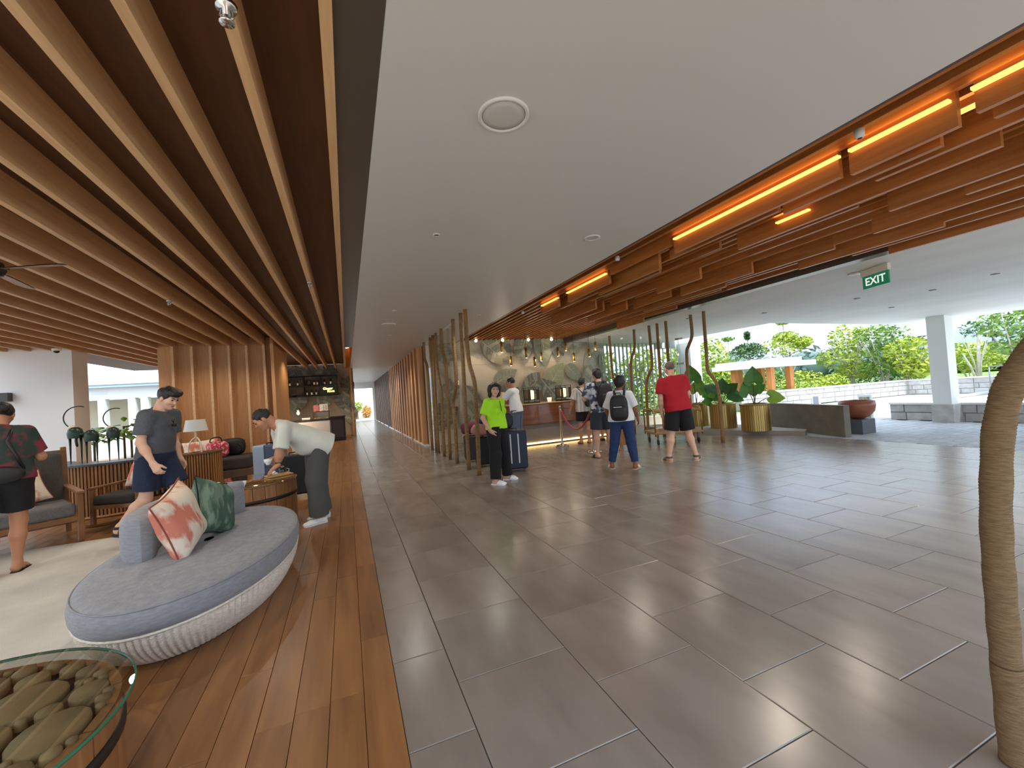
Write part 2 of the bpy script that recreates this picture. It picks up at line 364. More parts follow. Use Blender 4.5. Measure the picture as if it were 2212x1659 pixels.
# ------------------------------------------------------------------ mural wall
M_mural = mat('mural_ground', (214, 201, 178), .7, noise=(1.2, .35, .7), col2=(198, 184, 160), stretch=(.6, 1, 1.2))
mw = struct(MB().box(2.22, 8.5, 12.3, 12.5, 0, 3.4).build('wall_back', M_mural), 'reception back wall printed with grey green tropical leaves')
INK = [mat('ink_dark', (98, 100, 92), .75, noise=(9, .3, .7), col2=(126, 126, 114)), mat('ink_mid', (132, 136, 116), .75, noise=(7, .3, .7), col2=(152, 154, 134)),
       mat('ink_light', (172, 168, 148), .75, noise=(7, .3, .7), col2=(188, 182, 162)), mat('ink_green', (140, 148, 110), .75, noise=(5, .3, .7), col2=(162, 166, 132)),
       mat('ink_brown', (168, 150, 128), .75), mat('ink_pale', (224, 214, 196), .75)]
def mural(parent, leaves, fronds, P, eps=.0006, name='mural_print'):
    m = MB(); lev = [0]
    def poly(pts, ink):
        lev[0] += 1; m.cm = ink
        m.add([P(u, v, .002+lev[0]*eps) for u, v in pts], [tuple(range(len(pts)))])
    def strip(a, b, w0, w1, ink, bend=0):
        d = Vector(b)-Vector(a); l = d.length
        if l < 1e-4: return
        d /= l; nn = Vector((-d.y, d.x)); Lp = []; Rp = []
        for i in range(6):
            t = i/5; c = Vector(a)+d*l*t+nn*bend*math.sin(PI*t); w_ = (w0+(w1-w0)*t)*(math.sin(PI*min(t*1.1+.12, 1))**.5)
            Lp.append(c+nn*w_/2); Rp.append(c-nn*w_/2)
        poly([tuple(x) for x in Lp]+[tuple(x) for x in reversed(Rp)], ink)
    def leaf(u, v, r, ang, ink, kind):
        ca, sa = math.cos(ang), math.sin(ang)
        T = lambda x, y: (u+(x*ca-y*sa)*r, v+(x*sa+y*ca)*r)
        for sgn in (1, -1):
            if kind == 'solid':
                pts = [T(-1, 0)]+[T(-1.05+2.0*t, sgn*.62*math.sin(PI*t**.75)**.8) for t in [i/14 for i in range(1, 14)]]+[T(1.0, 0)]
                poly(pts if sgn < 0 else pts[::-1], ink)
                for t in (.18, .32, .46, .6, .74): strip(T(-1+2*t-.12, 0), T(-1+2*t+.22, sgn*.56*math.sin(PI*t**.8)), .012*r, .006*r, 5 if ink != 2 else 1)
            else:
                nl = 7
                for i in range(nl):
                    t0, t1 = i/nl, (i+.93)/nl
                    a0, a1 = -1+1.9*t0, -1+1.9*t1
                    h0, h1 = .72*math.sin(PI*(.12+.8*t0))**.7, .72*math.sin(PI*(.12+.8*t1))**.7
                    sl = .30
                    poly([T(a0, 0), T(a0+sl*.5, sgn*h0*.55), T(a0+sl, sgn*h0), T((a0+a1)/2+sl*1.15, sgn*(h0+h1)/2*1.04), T(a1+sl, sgn*h1), T(a1+sl*.45, sgn*h1*.5), T(a1+.04, 0)][::-sgn], ink if (i+sgn) % 3 else min(ink+1, 2))
                    if i in (1, 2, 3, 4): poly([T(a0+.24+.05*math.cos(q*PI/3), sgn*(.2+.05*math.sin(q*PI/3))) for q in range(6)][::-sgn], 2)
        strip(T(-1.15, 0), T(1.0, 0), .03*r, .008*r, 5 if ink != 5 else 1)
    def frond(a, b, ln, ink, bend, nf=17):
        a, b = Vector(a), Vector(b); d = (b-a); l = d.length; d /= l; nn = Vector((-d.y, d.x))
        c = lambda t: a+d*l*t+nn*bend*math.sin(PI*t)
        strip(tuple(a), tuple(b), .012, .006, ink, bend)
        for i in range(nf):
            t = .06+.92*i/(nf-1); p = c(t); tg = (c(min(t+.02, 1))-c(t-.02)).normalized(); n2 = Vector((-tg.y, tg.x)); k = ln*(math.sin(PI*(.16+.78*t))**.7)
            for s in (1, -1): strip(tuple(p), tuple(p+tg*k*.72+n2*s*k*.72), .020, .006, ink, -s*.03)
    for x in leaves: leaf(*x)
    for x in fronds: frond(*x)
    o = m.build(name, INK, parent); return o
leaves = [(3.81, 2.85, .42, -1.0, 2, 'solid'), (7.98, 2.32, .5, -2.2, 2, 'solid'), (2.79, 2.75, .34, -.9, 1, 'm'), (4.78, 1.94, .46, .5, 1, 'solid'), (3.54, 1.5, .35, 2.2, 2, 'solid'), (2.9, 1.5, .4, 1.2, 1, 'm'), (2.6, .8, .5, .8, 0, 'm'),
          (4.57, 2.93, .55, -1.25, 0, 'm'), (4.35, 2.8, .45, -.7, 1, 'm'), (5.44, 2.96, .44, -1.9, 0, 'm'), (6.13, 2.79, .58, -1.55, 1, 'solid'), (6.68, 2.98, .40, -1.5, 0, 'm'), (7.2, 3.1, .4, -1.2, 1, 'm'),
          (6.47, 1.86, .58, .9, 3, 'solid'), (5.58, 1.6, .46, .6, 0, 'm'), (6.3, 1.35, .52, -.9, 0, 'm'), (7.19, 1.93, .4, -.8, 1, 'solid'), (4.65, 1.3, .44, .8, 0, 'm'), (7.8, 1.6, .5, 1.2, 1, 'm'), (8.1, 2.9, .4, -1.3, 1, 'm'), (5.3, .9, .5, .4, 1, 'm'), (3.6, .9, .45, 1.0, 1, 'm')]
fronds = [((4.06, 2.66), (4.75, 1.95), .30, 4, .12), ((4.45, 2.55), (5.4, 2.15), .34, 4, .15), ((5.35, 2.2), (6.15, 1.8), .30, 4, .1), ((5.72, 3.25), (5.88, 2.25), .34, 0, .08), ((7.92, 3.1), (7.05, 2.4), .30, 0, -.08), ((7.1, 1.5), (7.5, 1.05), .26, 0, .04), ((3.3, 1.75), (3.8, 1.2), .3, 0, .06), ((2.35, 3.2), (3.2, 2.5), .34, 0, .1), ((2.4, 1.3), (3.1, .5), .34, 0, .1), ((5.0, 1.5), (5.15, 1.1), .25, 1, .05), ((2.3, 2.3), (2.9, 1.7), .3, 4, .1)]
mural(mw, leaves, fronds, lambda u, v, e: (u, 12.3-e, min(v, 3.38)))
MB().box(2.25, 8.45, 12.296, 12.3, 2.36, 2.366).build('panel_joint', mat('joint', (150, 140, 124), .8), mw)
# bar end wall
bw = struct(MB().box(-4.6, .34, 19.7, 19.9, 0, 3.9).build('wall_bar', mat('bar_wall', (186, 166, 138), .7, noise=(1.4, .35, .7), col2=(160, 142, 118))), 'bar back wall printed with brown palm leaves')
lv = [(x, z, .4, a, i, 'm') for x, z, a, i in ((.1, 2.2, 1.8, 0), (-.1, 1.5, 2.2, 0), (.15, .9, 1.6, 1), (-.6, 2.95, -1.2, 0), (-1.3, 2.98, -.9, 1), (-2.0, 2.96, -1.3, 0), (-2.6, 2.9, -1.1, 1), (-1.0, 1.6, .5, 1), (-1.9, 1.6, 1.0, 1))]
mural(bw, lv, [((-.2, 2.6), (.3, 1.9), .3, 0, .1), ((-.9, 3.1), (-.3, 2.7), .3, 0, .05), ((-1.8, 3.1), (-1.2, 2.75), .3, 0, .05), ((-.3, 1.9), (.3, 1.2), .32, 0, .1)], lambda u, v, e: (u, 19.7-e, min(v, 3.2)))
struct(MB().box(.20, .27, 19.55, 19.8, 0, 3.9).build('trim_5', M_panel), 'timber end post of the bar wall')

# added fill spots brightening the interior; only a few sit at ceiling fittings
for (x, y, e) in ((.9, 7.4, 36), (1.05, 10.2, 40), (1.1, 14, 60), (1.1, 18, 60), (1.1, 22, 60), (1.1, 26, 60), (1.1, 30, 60), (2.53, 7.77, 36)):
    spot_lamp('fill_spot', (x, y, 2.97), e, (1, .93, .84), 140, .06)
for x in (-1.0, -2.8, -4.6):
    for y in (1.0, 4.2, 7.4, 10.4): spot_lamp('fill_spot', (x-.12, y, 2.985), 40, (1, .88, .72), 150, .06)
for (x, y) in ((-.9, 13.2), (-.9, 16), (-2.2, 16.5)): spot_lamp('fill_spot', (x-.12, y, 2.985), 40, (1, .84, .64), 140, .06)
for x in (4.7, 6.3):
    for y in (1.0, 3.6, 6.2, 8.8): spot_lamp('fill_spot', (x, y, 2.88), 40, (1, .88, .72), 140, .06)
# ------------------------------------------------------------------ outside
M_ground = mat('pale_paving', (186, 187, 188), .75, noise=(.8, .35, .7), col2=(174, 175, 176), bump=(5, .1))
M_paver = mat('driveway_paver', (182, 184, 187), .6, var=.10, noise=(7, .3, .7), col2=(156, 158, 162), bump=(20, .2))
M_grass = mat('lawn', (104, 124, 60), .9, noise=(3, .3, .7), col2=(96, 122, 58), bump=(30, .4))
gr = struct(MB().box(9.46, 30, -30, 12, -.2, -.045).build('ground', M_ground), 'pale paved driveway outside the lobby')
cells = []
for j in range(40):
    for i in range(14):
        x0 = 9.47+i*.34; y0 = -1+j*.24
        if x0 < 13.3: cells.append((x0+(.17 if j % 2 else 0)+.006, x0+(.17 if j % 2 else 0)+.334, y0+.006, y0+.234))
gr2 = struct(MB().box(9.46, 14.4, -1.1, 8.7, -.046, -.034).build('ground', mat('paver_joint', (120, 120, 120), .9)), 'cobbled strip of driveway along the tiled floor')
pv = empty('pavers', (0, 0, -.024)); pv.parent = gr2
def pave_at(base, cells, mt, name, z, limit, th):
    objs = set(bpy.data.objects.keys()); pave(base, cells, mt, name, limit, th)
    for k in set(bpy.data.objects.keys())-objs: bpy.data.objects[k].location.z += z
bpy.data.objects.remove(pv)
pave_at(gr2, cells, M_paver, 'paver', -.022, 296, .014)
struct(MB().box(-60, 140, 11.6, 140, -.25, -.06).box(30, 140, -90, 11.6, -.25, -.06).build('lawn', M_grass), 'green lawn around the building')
struct(MB().box(-60, -12, -30, 60, -.25, -.05).box(-12, 9.46, -30, -4, -.25, -.05).box(-12, .152, 20, 34, -.25, -.05).box(-12, 12, 34, 60, -.2, -.02).build('terrace', mat('terrace_stone', (138, 136, 132), .8, noise=(.8, .35, .7), col2=(126, 124, 120))), 'pale terrace paving around the building')

def stone_wall(name, label, pts, h, th, bh, bl, cap=True, seed=1):
    rr = random.Random(seed); base = MB(); root = None; blocks = []
    for (a, b) in zip(pts, pts[1:]):
        a, b = Vector((a[0], a[1], 0)), Vector((b[0], b[1], 0)); d = (b-a); l = d.length; d /= l; nn = Vector((d.y, -d.x, 0))
        base.obox((a+b)/2-nn*(th/2)+Vector((0, 0, h/2-.02)), d*(l/2), nn*(th/2-.012), (0, 0, h/2))
        n = round(h/bh); hh = h/n
        for c in range(n):
            t = -rr.random()*bl
            while t < l:
                w_ = bl*rr.choice((.6, .8, 1, 1.2)); s0, s1 = max(t, 0)+.006, min(t+w_, l)-.006; t += w_
                if s1-s0 < .05: continue
                k = rr.uniform(.0, .014); e = .008
                P = lambda s, z, o: a+d*s+nn*o+Vector((0, 0, z-.03))
                z0, z1 = c*hh+.006, (c+1)*hh-.006
                v = [P(s0, z0, -.02), P(s1, z0, -.02), P(s1, z1, -.02), P(s0, z1, -.02), P(s0+e, z0+e, k+.006), P(s1-e, z0+e, k+.006), P(s1-e, z1-e, k+.006), P(s0+e, z1-e, k+.006)]
                f = [(4, 5, 6, 7), (0, 1, 5, 4), (1, 2, 6, 5), (2, 3, 7, 6), (3, 0, 4, 7)]
                blocks.append((v, f))
    root = struct(base.build(name, mat('mortar', (150, 148, 144), .9)), label)
    for v, f in blocks: MB().add(v, f).build('stone', M_stone, root)
    if cap:
        for (a, b) in zip(pts, pts[1:]):
            a, b = Vector((a[0], a[1], h-.01)), Vector((b[0], b[1], h-.01)); d = (b-a).normalized(); nn = Vector((d.y, -d.x, 0))
            MB().bar(a-nn*(th/2-.02), b-nn*(th/2-.02), th+.05, .05).build('coping', mat('pale_coping', (226, 226, 222), .7), root)
    return root
stone_wall('wall_seat', 'low stone seat wall beside the white canopy column', [(13.72, 6.6), (13.62, -4)], .42, .5, .2, .62, seed=3)
stone_wall('wall_terrace', 'pale stone retaining wall across the driveway', [(15.5, 12.6), (25.8, 11.6)], .68, .4, .22, .6, seed=4)
stone_wall('wall_terrace', 'pale stone retaining wall turning right across the driveway', [(25.8, 11.6), (26.1, 9.4), (28.5, -6)], .68, .4, .22, .7, seed=5)
struct(MB().bar((19.5, 8.8, .02), (25.4, 8.7, .02), .12, .1).bar((25.4, 8.7, .02), (27, 6, .02), .12, .1).build('kerb', M_ground), 'low kerb across the driveway')
# handrail by the far wall
m = MB()
for p, q in (((23.5, 8.0, 0), (23.5, 8.0, 1.15)), ((23.5, 8.0, 1.15), (25.2, 5.9, 1.15)), ((24.0, 7.35, 0), (24.0, 7.35, 1.15)), ((24.0, 7.35, .85), (25.2, 5.9, .85)), ((25.2, 5.9, 0), (25.2, 5.9, 1.15))): m.tube([p, q], .025, 6)
tag(m.build('handrail', mat('grey_steel', (120, 124, 126), .5, metal=.5)), 'grey metal handrail at the far stone wall', 'handrail')

# pavilion
pav = thing('pavilion', 'small open pavilion with flat white roof on timber posts', 'pavilion', (18.6, 13.8, 0))
def local(o, root): o.location = tuple(-x for x in root.location); return o
local(MB().box(17.3, 20.1, 12.3, 15.6, 1.76, 1.98).build('roof', M_ext, pav), pav)
local(MB().box(17.55, 19.6, 12.6, 15.6, 1.98, 2.15).build('roof_slab', M_ext, pav), pav)
M_post = mat('teak_post', (200, 130, 70), .55, noise=(4, .3, .7), col2=(176, 106, 52), stretch=(6, 6, .6))
for x, y in ((19.2, 12.96), (17.95, 12.98), (18.9, 14.15), (17.9, 14.8), (18.7, 15.2)): local(MB().box(x-.12, x+.12, y-.12, y+.12, -.05, 1.765).build('post', M_post, pav, bevel=.01), pav)
local(MB().box(16.6, 18.8, 13.3, 13.6, -.05, .55).build('bench_wall', M_ext, pav), pav)
# bench wall, plinth and bowl
bwv = [(9.75, 5.505), (9.88, 5.458), (10.92, 8.35), (10.79, 8.40)]
M_dkst = mat('dark_stone', (126, 118, 104), .6, noise=(4, .3, .7), col2=(106, 99, 87), bump=(10, .1))
tag(MB().prism(bwv, -.05, .66).build('bench_wall', M_dkst, bevel=.01), 'dark stone bench wall behind the gold planters', 'wall')
pl = MB().box(10.36, 10.84, 5.5, 5.98, -.05, .30).build('plinth', mat('charcoal_stone', (92, 94, 98), .6), bevel=.01); tag(pl, 'charcoal square plinth under the red bowl', 'plinth')
prof = [(0, .298), (.10, .30), (.22, .36), (.31, .47), (.335, .60), (.325, .70), (.305, .70), (.31, .6), (.28, .48), (.18, .38), (0, .36)]
tag(MB().lathe(prof, (10.62, 5.72, 0), 32).build('bowl', mat('terracotta_glaze', (158, 92, 62), .35, noise=(5, .3, .7), col2=(132, 72, 48))), 'large red brown bowl standing on the charcoal plinth', 'bowl')
# small boards at the far wall
def board(x, y, w_, h_, label, m1):
    t = thing('notice_board', label, 'sign', (x, y, -.04))
    MB().box(-.03, .03, -w_/2, w_/2, 0, h_).build('frame', M_ext, t); MB().box(-.04, -.028, -w_/2+.04, w_/2-.04, .06, h_-.06).build('panel', m1, t); return t
board(18.6, 11.5, .3, .46, 'small white framed grey vent board at the retaining wall', mat('vent_grey', (132, 136, 140), .6))
board(13.4, 7.0, .32, .72, 'small white framed plan board behind the red bowl', mat('plan_print', (170, 164, 140), .6, noise=(14, .4, .6), col2=(110, 118, 96)))
# planter platform, planters, plants
struct(MB().prism([(9.55, 6.2), (9.85, 6.35), (10.3, 10.2), (8.4, 10.2), (8.5, 8.25)], -.05, .1).build('kerb', M_concrete), 'low concrete platform under the gold planters')
M_gold = mat('gold_ribs', (186, 156, 92), .34, metal=.85, var=.22)
M_leafs = [mat('leaf_green', (92, 148, 48), .4, noise=(6, .3, .7), col2=(70, 124, 36)), mat('leaf_lime', (160, 190, 60), .4, noise=(6, .3, .7), col2=(120, 160, 44)), mat('leaf_deep', (62, 112, 44), .4, noise=(6, .3, .7), col2=(48, 94, 36))]
M_stem = mat('plant_stem', (92, 88, 60), .6)
def heart_leaf(m, base, tip_dir, up_dir, s, cup=.18):
    t = Vector(tip_dir).normalized(); u = Vector(up_dir); u = (u-t*u.dot(t)).normalized(); sd = t.cross(u); b = Vector(base)
    prof = [(-.30, .20), (-.22, .40), (-.05, .50), (.15, .50), (.4, .42), (.65, .28), (.85, .12), (1.0, .0)]
    c = [b+t*s*x*.9 for x, _ in prof]; c[0] = b-t*s*.02; c[1] = b
    for k in (1, -1):
        P = [[c[i], c[i]*.5+(b+t*s*.9*x+sd*k*s*y)*.5+u*s*cup*.3*y, b+t*s*.9*x+sd*k*s*y+u*s*cup*y+t*0] for i, (x, y) in enumerate(prof)]
        m.grid(P if k > 0 else [r[::-1] for r in P])
def planter(x, y, r, z0, z1, label, leaves):
    t = thing('planter', label, 'planter', (x, y, z0), 0, 'gold planters on the platform')
    m = MB(); n = 44
    for k in range(n):
        a0, a1 = 2*PI*k/n, 2*PI*(k+.86)/n; q = r*(1 if k % 3 else .985)
        pts = [(q*math.cos(a0), q*math.sin(a0)), (q*math.cos(a1), q*math.sin(a1)), ((r-.03)*math.cos(a1), (r-.03)*math.sin(a1)), ((r-.03)*math.cos(a0), (r-.03)*math.sin(a0))]
        m.prism(pts, 0, z1-z0-.01)
    o = m.build('ribs', M_gold, t); o['kind'] = 'stuff'
    MB().lathe([(0, .01), (r-.03, .01), (r-.03, z1-z0), (r+.012, z1-z0), (r+.012, z1-z0-.035), (r-.05, z1-z0-.035), (r-.05, z1-z0-.08), (0, z1-z0-.08)], (0, 0, 0), 44).build('rim', M_gold, t)
    MB().disc((0, 0), r-.05, z1-z0-.07).build('soil', mat('soil', (60, 46, 34), .9), t)
    p = thing('plant', label.replace('gold ribbed planter', 'big leaved plant in the gold planter'), 'plant', (x, y, z1-.08), 0, 'plants in the gold planters')
    for (dx, dy, dz, tx, ty, tz, s, mi) in leaves:
        e = Vector((dx, dy, dz)); m = MB(); mid = Vector((dx*.35, dy*.35, dz*.75)); pts = [Vector((0, 0, 0))*(1-s_)**2+mid*2*s_*(1-s_)+e*s_*s_ for s_ in [i/8 for i in range(9)]]
        m.tube(pts, [.013-.007*i/8 for i in range(9)], 6); m.build('stem', M_stem, p)
        m = MB(); heart_leaf(m, e, (tx, ty, tz), (-.75, -.55, .45), s); m.build('leaf', M_leafs[mi], p)
# camera-right direction is (.93,-.37)
rx, ry = .80, -.60
def lf(u, dz, tu, tz, s, mi, off=0): return (rx*u+off*.4, ry*u+off*.4, dz, rx*tu, ry*tu, tz, s, mi)
planter(9.2, 7.12, .32, .1, .745, 'gold ribbed planter nearest the bench wall end', [lf(.02, .62, .0, 1, .42, 0), lf(-.10, .34, -.1, .7, .40, 0, .1), lf(.36, .22, .9, -.15, .36, 1), lf(.08, .40, .7, .5, .26, 0)])
planter(9.28, 8.12, .32, .1, .75, 'gold ribbed planter between the other two', [lf(-.10, .32, -.7, .5, .42, 2), lf(-.22, .40, -.9, .35, .4, 0), lf(.16, .40, .7, .5, .36, 2), lf(.22, .3, .8, -.3, .36, 2), lf(-.28, .12, -.8, .1, .26, 0), lf(.02, .42, .1, .9, .38, 2), lf(.3, .24, .9, -.5, .3, 0)])
planter(9.4, 9.1, .32, .1, .75, 'gold ribbed planter farthest along the platform', [lf(-.06, .75, -.1, .9, .50, 0), lf(.05, .42, .2, .8, .45, 1), lf(.26, .2, .8, .3, .3, 0)])

# trees
def leaf_cloud(m, cs, n, s, seed, drop=.0):
    rr = random.Random(seed)
    for i in range(n):
        c, r = rr.choice(cs)
        while True:
            p = Vector((rr.uniform(-1, 1), rr.uniform(-1, 1), rr.uniform(-1, 1)))
            if .25 < p.length < 1: break
        q = Vector(c)+Vector((p.x*r[0], p.y*r[1], p.z*r[2]))
        a = Vector((rr.uniform(-1, 1), rr.uniform(-1, 1), rr.uniform(-.8, .2))).normalized(); b = a.cross(Vector((rr.uniform(-1, 1), rr.uniform(-1, 1), rr.uniform(-1, 1)))).normalized()
        k = s*rr.uniform(.6, 1.25)
        m.add([q-a*k, q-b*k*.34, q+a*k, q+b*k*.34], [(0, 1, 2, 3)])
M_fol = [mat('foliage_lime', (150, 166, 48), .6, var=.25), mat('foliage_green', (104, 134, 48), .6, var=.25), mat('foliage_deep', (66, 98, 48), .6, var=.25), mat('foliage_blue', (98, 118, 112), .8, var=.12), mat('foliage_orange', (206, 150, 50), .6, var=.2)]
M_bark = mat('pale_bark', (196, 190, 176), .8, noise=(6, .3, .7), col2=(160, 152, 138)); M_bark2 = mat('grey_bark', (120, 112, 98), .8)
def tree(name, label, cat, x, y, trunk, clusters, n, s, mi, seed, group, bark=None):
    t = thing(name, label, cat, (x, y, -.06), 0, group)
    if trunk:
        m = MB()
        for pts, r in trunk: m.tube(pts, [r*(1-.6*i/(len(pts)-1)) for i in range(len(pts))], 6)
        m.build('trunk', bark or M_bark, t)
    m = MB(); leaf_cloud(m, clusters, n, s, seed); o = m.build('foliage', M_fol[mi], t); o['kind'] = 'stuff'
    return t
def polar(ratio, d):   # ratio X/Y, distance
    y = d/math.hypot(ratio, 1); return ratio*y, y
G = 'garden trees beyond the terrace wall'
def br(h, n, seed, spread=.6, r=.06):
    rr = random.Random(seed); L_ = []
    for i in range(n):
        a = 2*PI*i/n+rr.random(); L_.append(([(0, 0, 0), (math.cos(a)*spread*.25, math.sin(a)*spread*.25, h*.45), (math.cos(a)*spread, math.sin(a)*spread, h)], r))
    return L_
def T(ratio, d): return polar(ratio, d)
x, y = T(1.115, 27); tree('tree', 'bright lime tree close behind the back column of the canopy', 'tree', x, y, br(2.4, 3, 1, .5), [((0, 0, 2.6), (.9, .9, 1.3)), ((.3, -.2, 1.5), (.8, .8, .9))], 1500, .15, 0, 21, G)
x, y = T(1.19, 33); tree('tree', 'thin tree with a small flat top left of the umbrella shaped tree', 'tree', x, y, [([(0, 0, 0), (0, 0, 2), (.05, 0, 4.2)], .05)], [((0, 0, 4.2), (.45, .45, .16)), ((.1, -.1, 2.6), (.7, .7, .35))], 260, .14, 1, 22, G)
x, y = T(1.284, 32); tree('tree', 'dark green tree with a wide umbrella shaped crown', 'tree', x, y, [([(0, 0, 0), (0, 0, 1.6), (0, 0, 4.4)], .07)]+br(2.9, 4, 3, .8, .04), [((0, 0, 3.1), (1.25, 1.25, .42)), ((0, 0, 3.4), (.8, .8, .3)), ((0, 0, 4.2), (.15, .15, .3))], 1300, .14, 2, 23, G)
x, y = T(1.47, 30); tree('tree', 'yellow green tree with a tall top shoot behind the pavilion roof', 'tree', x, y, [([(0, 0, 0), (0, 0, 2), (.05, .05, 4.7)], .06)]+br(2.8, 5, 4, .8, .035), [((0, 0, 3.2), (1.2, 1.2, .6)), ((.1, 0, 3.7), (.7, .7, .35)), ((.6, -.6, 3.3), (.6, .6, .35)), ((0, 0, 4.6), (.35, .35, .12))], 1400, .14, 0, 24, G)
x, y = T(1.84, 31); tree('tree', 'tall loose lime tree with many pale stems, first right of the pavilion', 'tree', x, y, br(3.3, 9, 5, 1.0, .035), [((0, 0, 3.3), (1.0, 1.0, .8)), ((-.3, .3, 2.2), (1.2, 1.2, .7)), ((.2, -.2, 1.4), (1.1, 1.1, .5))], 1700, .14, 0, 25, G)
x, y = T(2.06, 30); tree('tree', 'tall airy green tree in the middle of the far garden', 'tree', x, y, br(3.2, 8, 6, 1.0, .035), [((0, 0, 3.2), (1.2, 1.2, .6)), ((.3, -.2, 2.3), (1.2, 1.2, .5)), ((0, .1, 1.5), (1.0, 1.0, .5))], 1700, .13, 1, 26, G)
x, y = T(2.25, 29); tree('tree', 'rounded yellow green tree just left of the white canopy column', 'tree', x, y, br(2.5, 6, 7, .8, .035), [((0, 0, 2.2), (1.0, 1.0, .75)), ((.1, -.3, 1.3), (.9, .9, .5))], 1300, .14, 0, 27, G)
x, y = T(2.83, 34); tree('tree', 'bare topped tree with a thick white trunk right of the canopy column', 'tree', x, y, [([(0, 0, 0), (.05, -.05, 1.6), (.1, -.1, 2.9)], .13), ([(0, 0, 0), (-.25, .2, 1.2), (-.4, .4, 1.9)], .07)]+br(3.1, 5, 8, .6, .03), [((0, 0, 3.2), (.65, .65, .45)), ((.5, -.5, 2.8), (.3, .3, .12))], 280, .13, 2, 28, G)
x, y = T(2.75, 36); tree('tree', 'broad yellow green bush crown behind the white trunked tree', 'tree', x, y, br(1.6, 5, 9, .9, .03), [((0, 0, 1.7), (1.8, 1.8, .9))], 1500, .15, 0, 29, G)
x, y = T(3.25, 27); tree('tree', 'feathery pale tree at the right edge above the roped post', 'tree', x, y, br(3.2, 5, 10, .9, .04), [((0, 0, 3.0), (1.2, 1.2, .7)), ((.2, -.3, 2.0), (1.1, 1.1, .5))], 1100, .15, 1, 30, G)
G2 = 'shrubs along the terrace wall'
for i, (r, d, mi, lab, wd, ht) in enumerate(((1.08, 21.5, 1, 'lime green hedge bush behind the canopy back column', 1.1, 1.7), (1.25, 27, 0, 'lime hedge bush seen between the pavilion posts', 1.3, 1.7), (1.40, 28, 1, 'green hedge bush right behind the front pavilion posts', 1.2, 1.8), (1.56, 27, 0, 'bright bush right of the pavilion above the stone wall', 1.2, 1.6), (1.95, 33, 2, 'low dark shrub under the tall loose trees', 1.4, 1.5), (2.16, 33.5, 2, 'deep green shrub left of the canopy column', 1.1, 1.5), (1.72, 29, 0, 'small lime bush low on the terrace wall', .8, 1.3))):
    x, y = polar(r, d); tree('bush', lab, 'bush', x, y, None, [((0, 0, ht*.5), (wd, wd, ht*.5))], 1000, .11, mi, 40+i, G2)
# distant wooded hills
def forest(name, label, r0, r1, d, zt, seed, n):
    rr = random.Random(seed); m = MB(); cs = []
    for i in range(n):
        r = r0+(r1-r0)*i/(n-1); x, y = polar(r, d*rr.uniform(.92, 1.08)); h = zt*rr.uniform(.8, 1.12)
        cs.append(((x, y, h*.5), (d*.035, d*.035, h*.5)))
        m.ell((x, y, h*.42), (d*.03, d*.03, h*.42), 8, 6)
    leaf_cloud(m, cs, n*110, d*.009, seed); o = m.build(name, M_fol[3]); o['label'] = label; o['kind'] = 'stuff'
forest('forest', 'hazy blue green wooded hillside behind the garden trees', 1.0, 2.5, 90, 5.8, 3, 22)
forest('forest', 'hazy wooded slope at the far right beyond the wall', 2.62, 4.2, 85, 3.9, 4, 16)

# ---- left window: neighbouring block, terrace and plants
nb = thing('neighbour_block', 'white two storey block with balcony railing seen through the lounge opening', 'building', (-9.5, 24, 0))
m = MB(); m.box(-3.4, 3.2, 0, .4, 2.39, 2.90).build('beam', M_ext, nb)
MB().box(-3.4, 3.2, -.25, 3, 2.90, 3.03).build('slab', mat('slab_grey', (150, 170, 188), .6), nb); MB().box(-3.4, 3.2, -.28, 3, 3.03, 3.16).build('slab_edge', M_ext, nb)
for x in (-1.6, -.66, .40, .86, 1.9): MB().box(x-.13, x+.13, -.02, .35, -.1, 2.42).build('column', M_ext, nb)
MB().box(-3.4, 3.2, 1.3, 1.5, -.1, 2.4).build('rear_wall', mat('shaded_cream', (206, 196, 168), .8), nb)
MB().box(-3.4, 3.2, 2.6, 2.9, 3.16, 6.0).build('upper_wall', M_ext, nb)
MB().box(-.98+-.0, -.45, -.01, .0, 2.60, 2.76).build('vent', mat('vent_white', (214, 220, 222), .6), nb)
for i in range(46):
    x = -3.3+i*.14
    MB().box(x-.012, x+.012, -.2, -.17, 3.16, 3.80).build('baluster', mat('rail_white', (206, 212, 214), .5), nb)
MB().box(-3.4, 3.2, -.21, -.15, 3.80, 3.85).build('handrail', mat('rail_white', (206, 212, 214), .5), nb)
for x in (-.76, .32, 1.2): MB().box(x-.06, x+.06, 2.5, 2.6, 3.2, 4.4).build('window_bar', mat('slab_grey', (150, 170, 188), .6), nb)
struct(MB().box(-12, -4.2, 22.0, 22.15, -.05, .95).build('wall_garden', M_ext), 'low white garden wall in front of the neighbouring block')
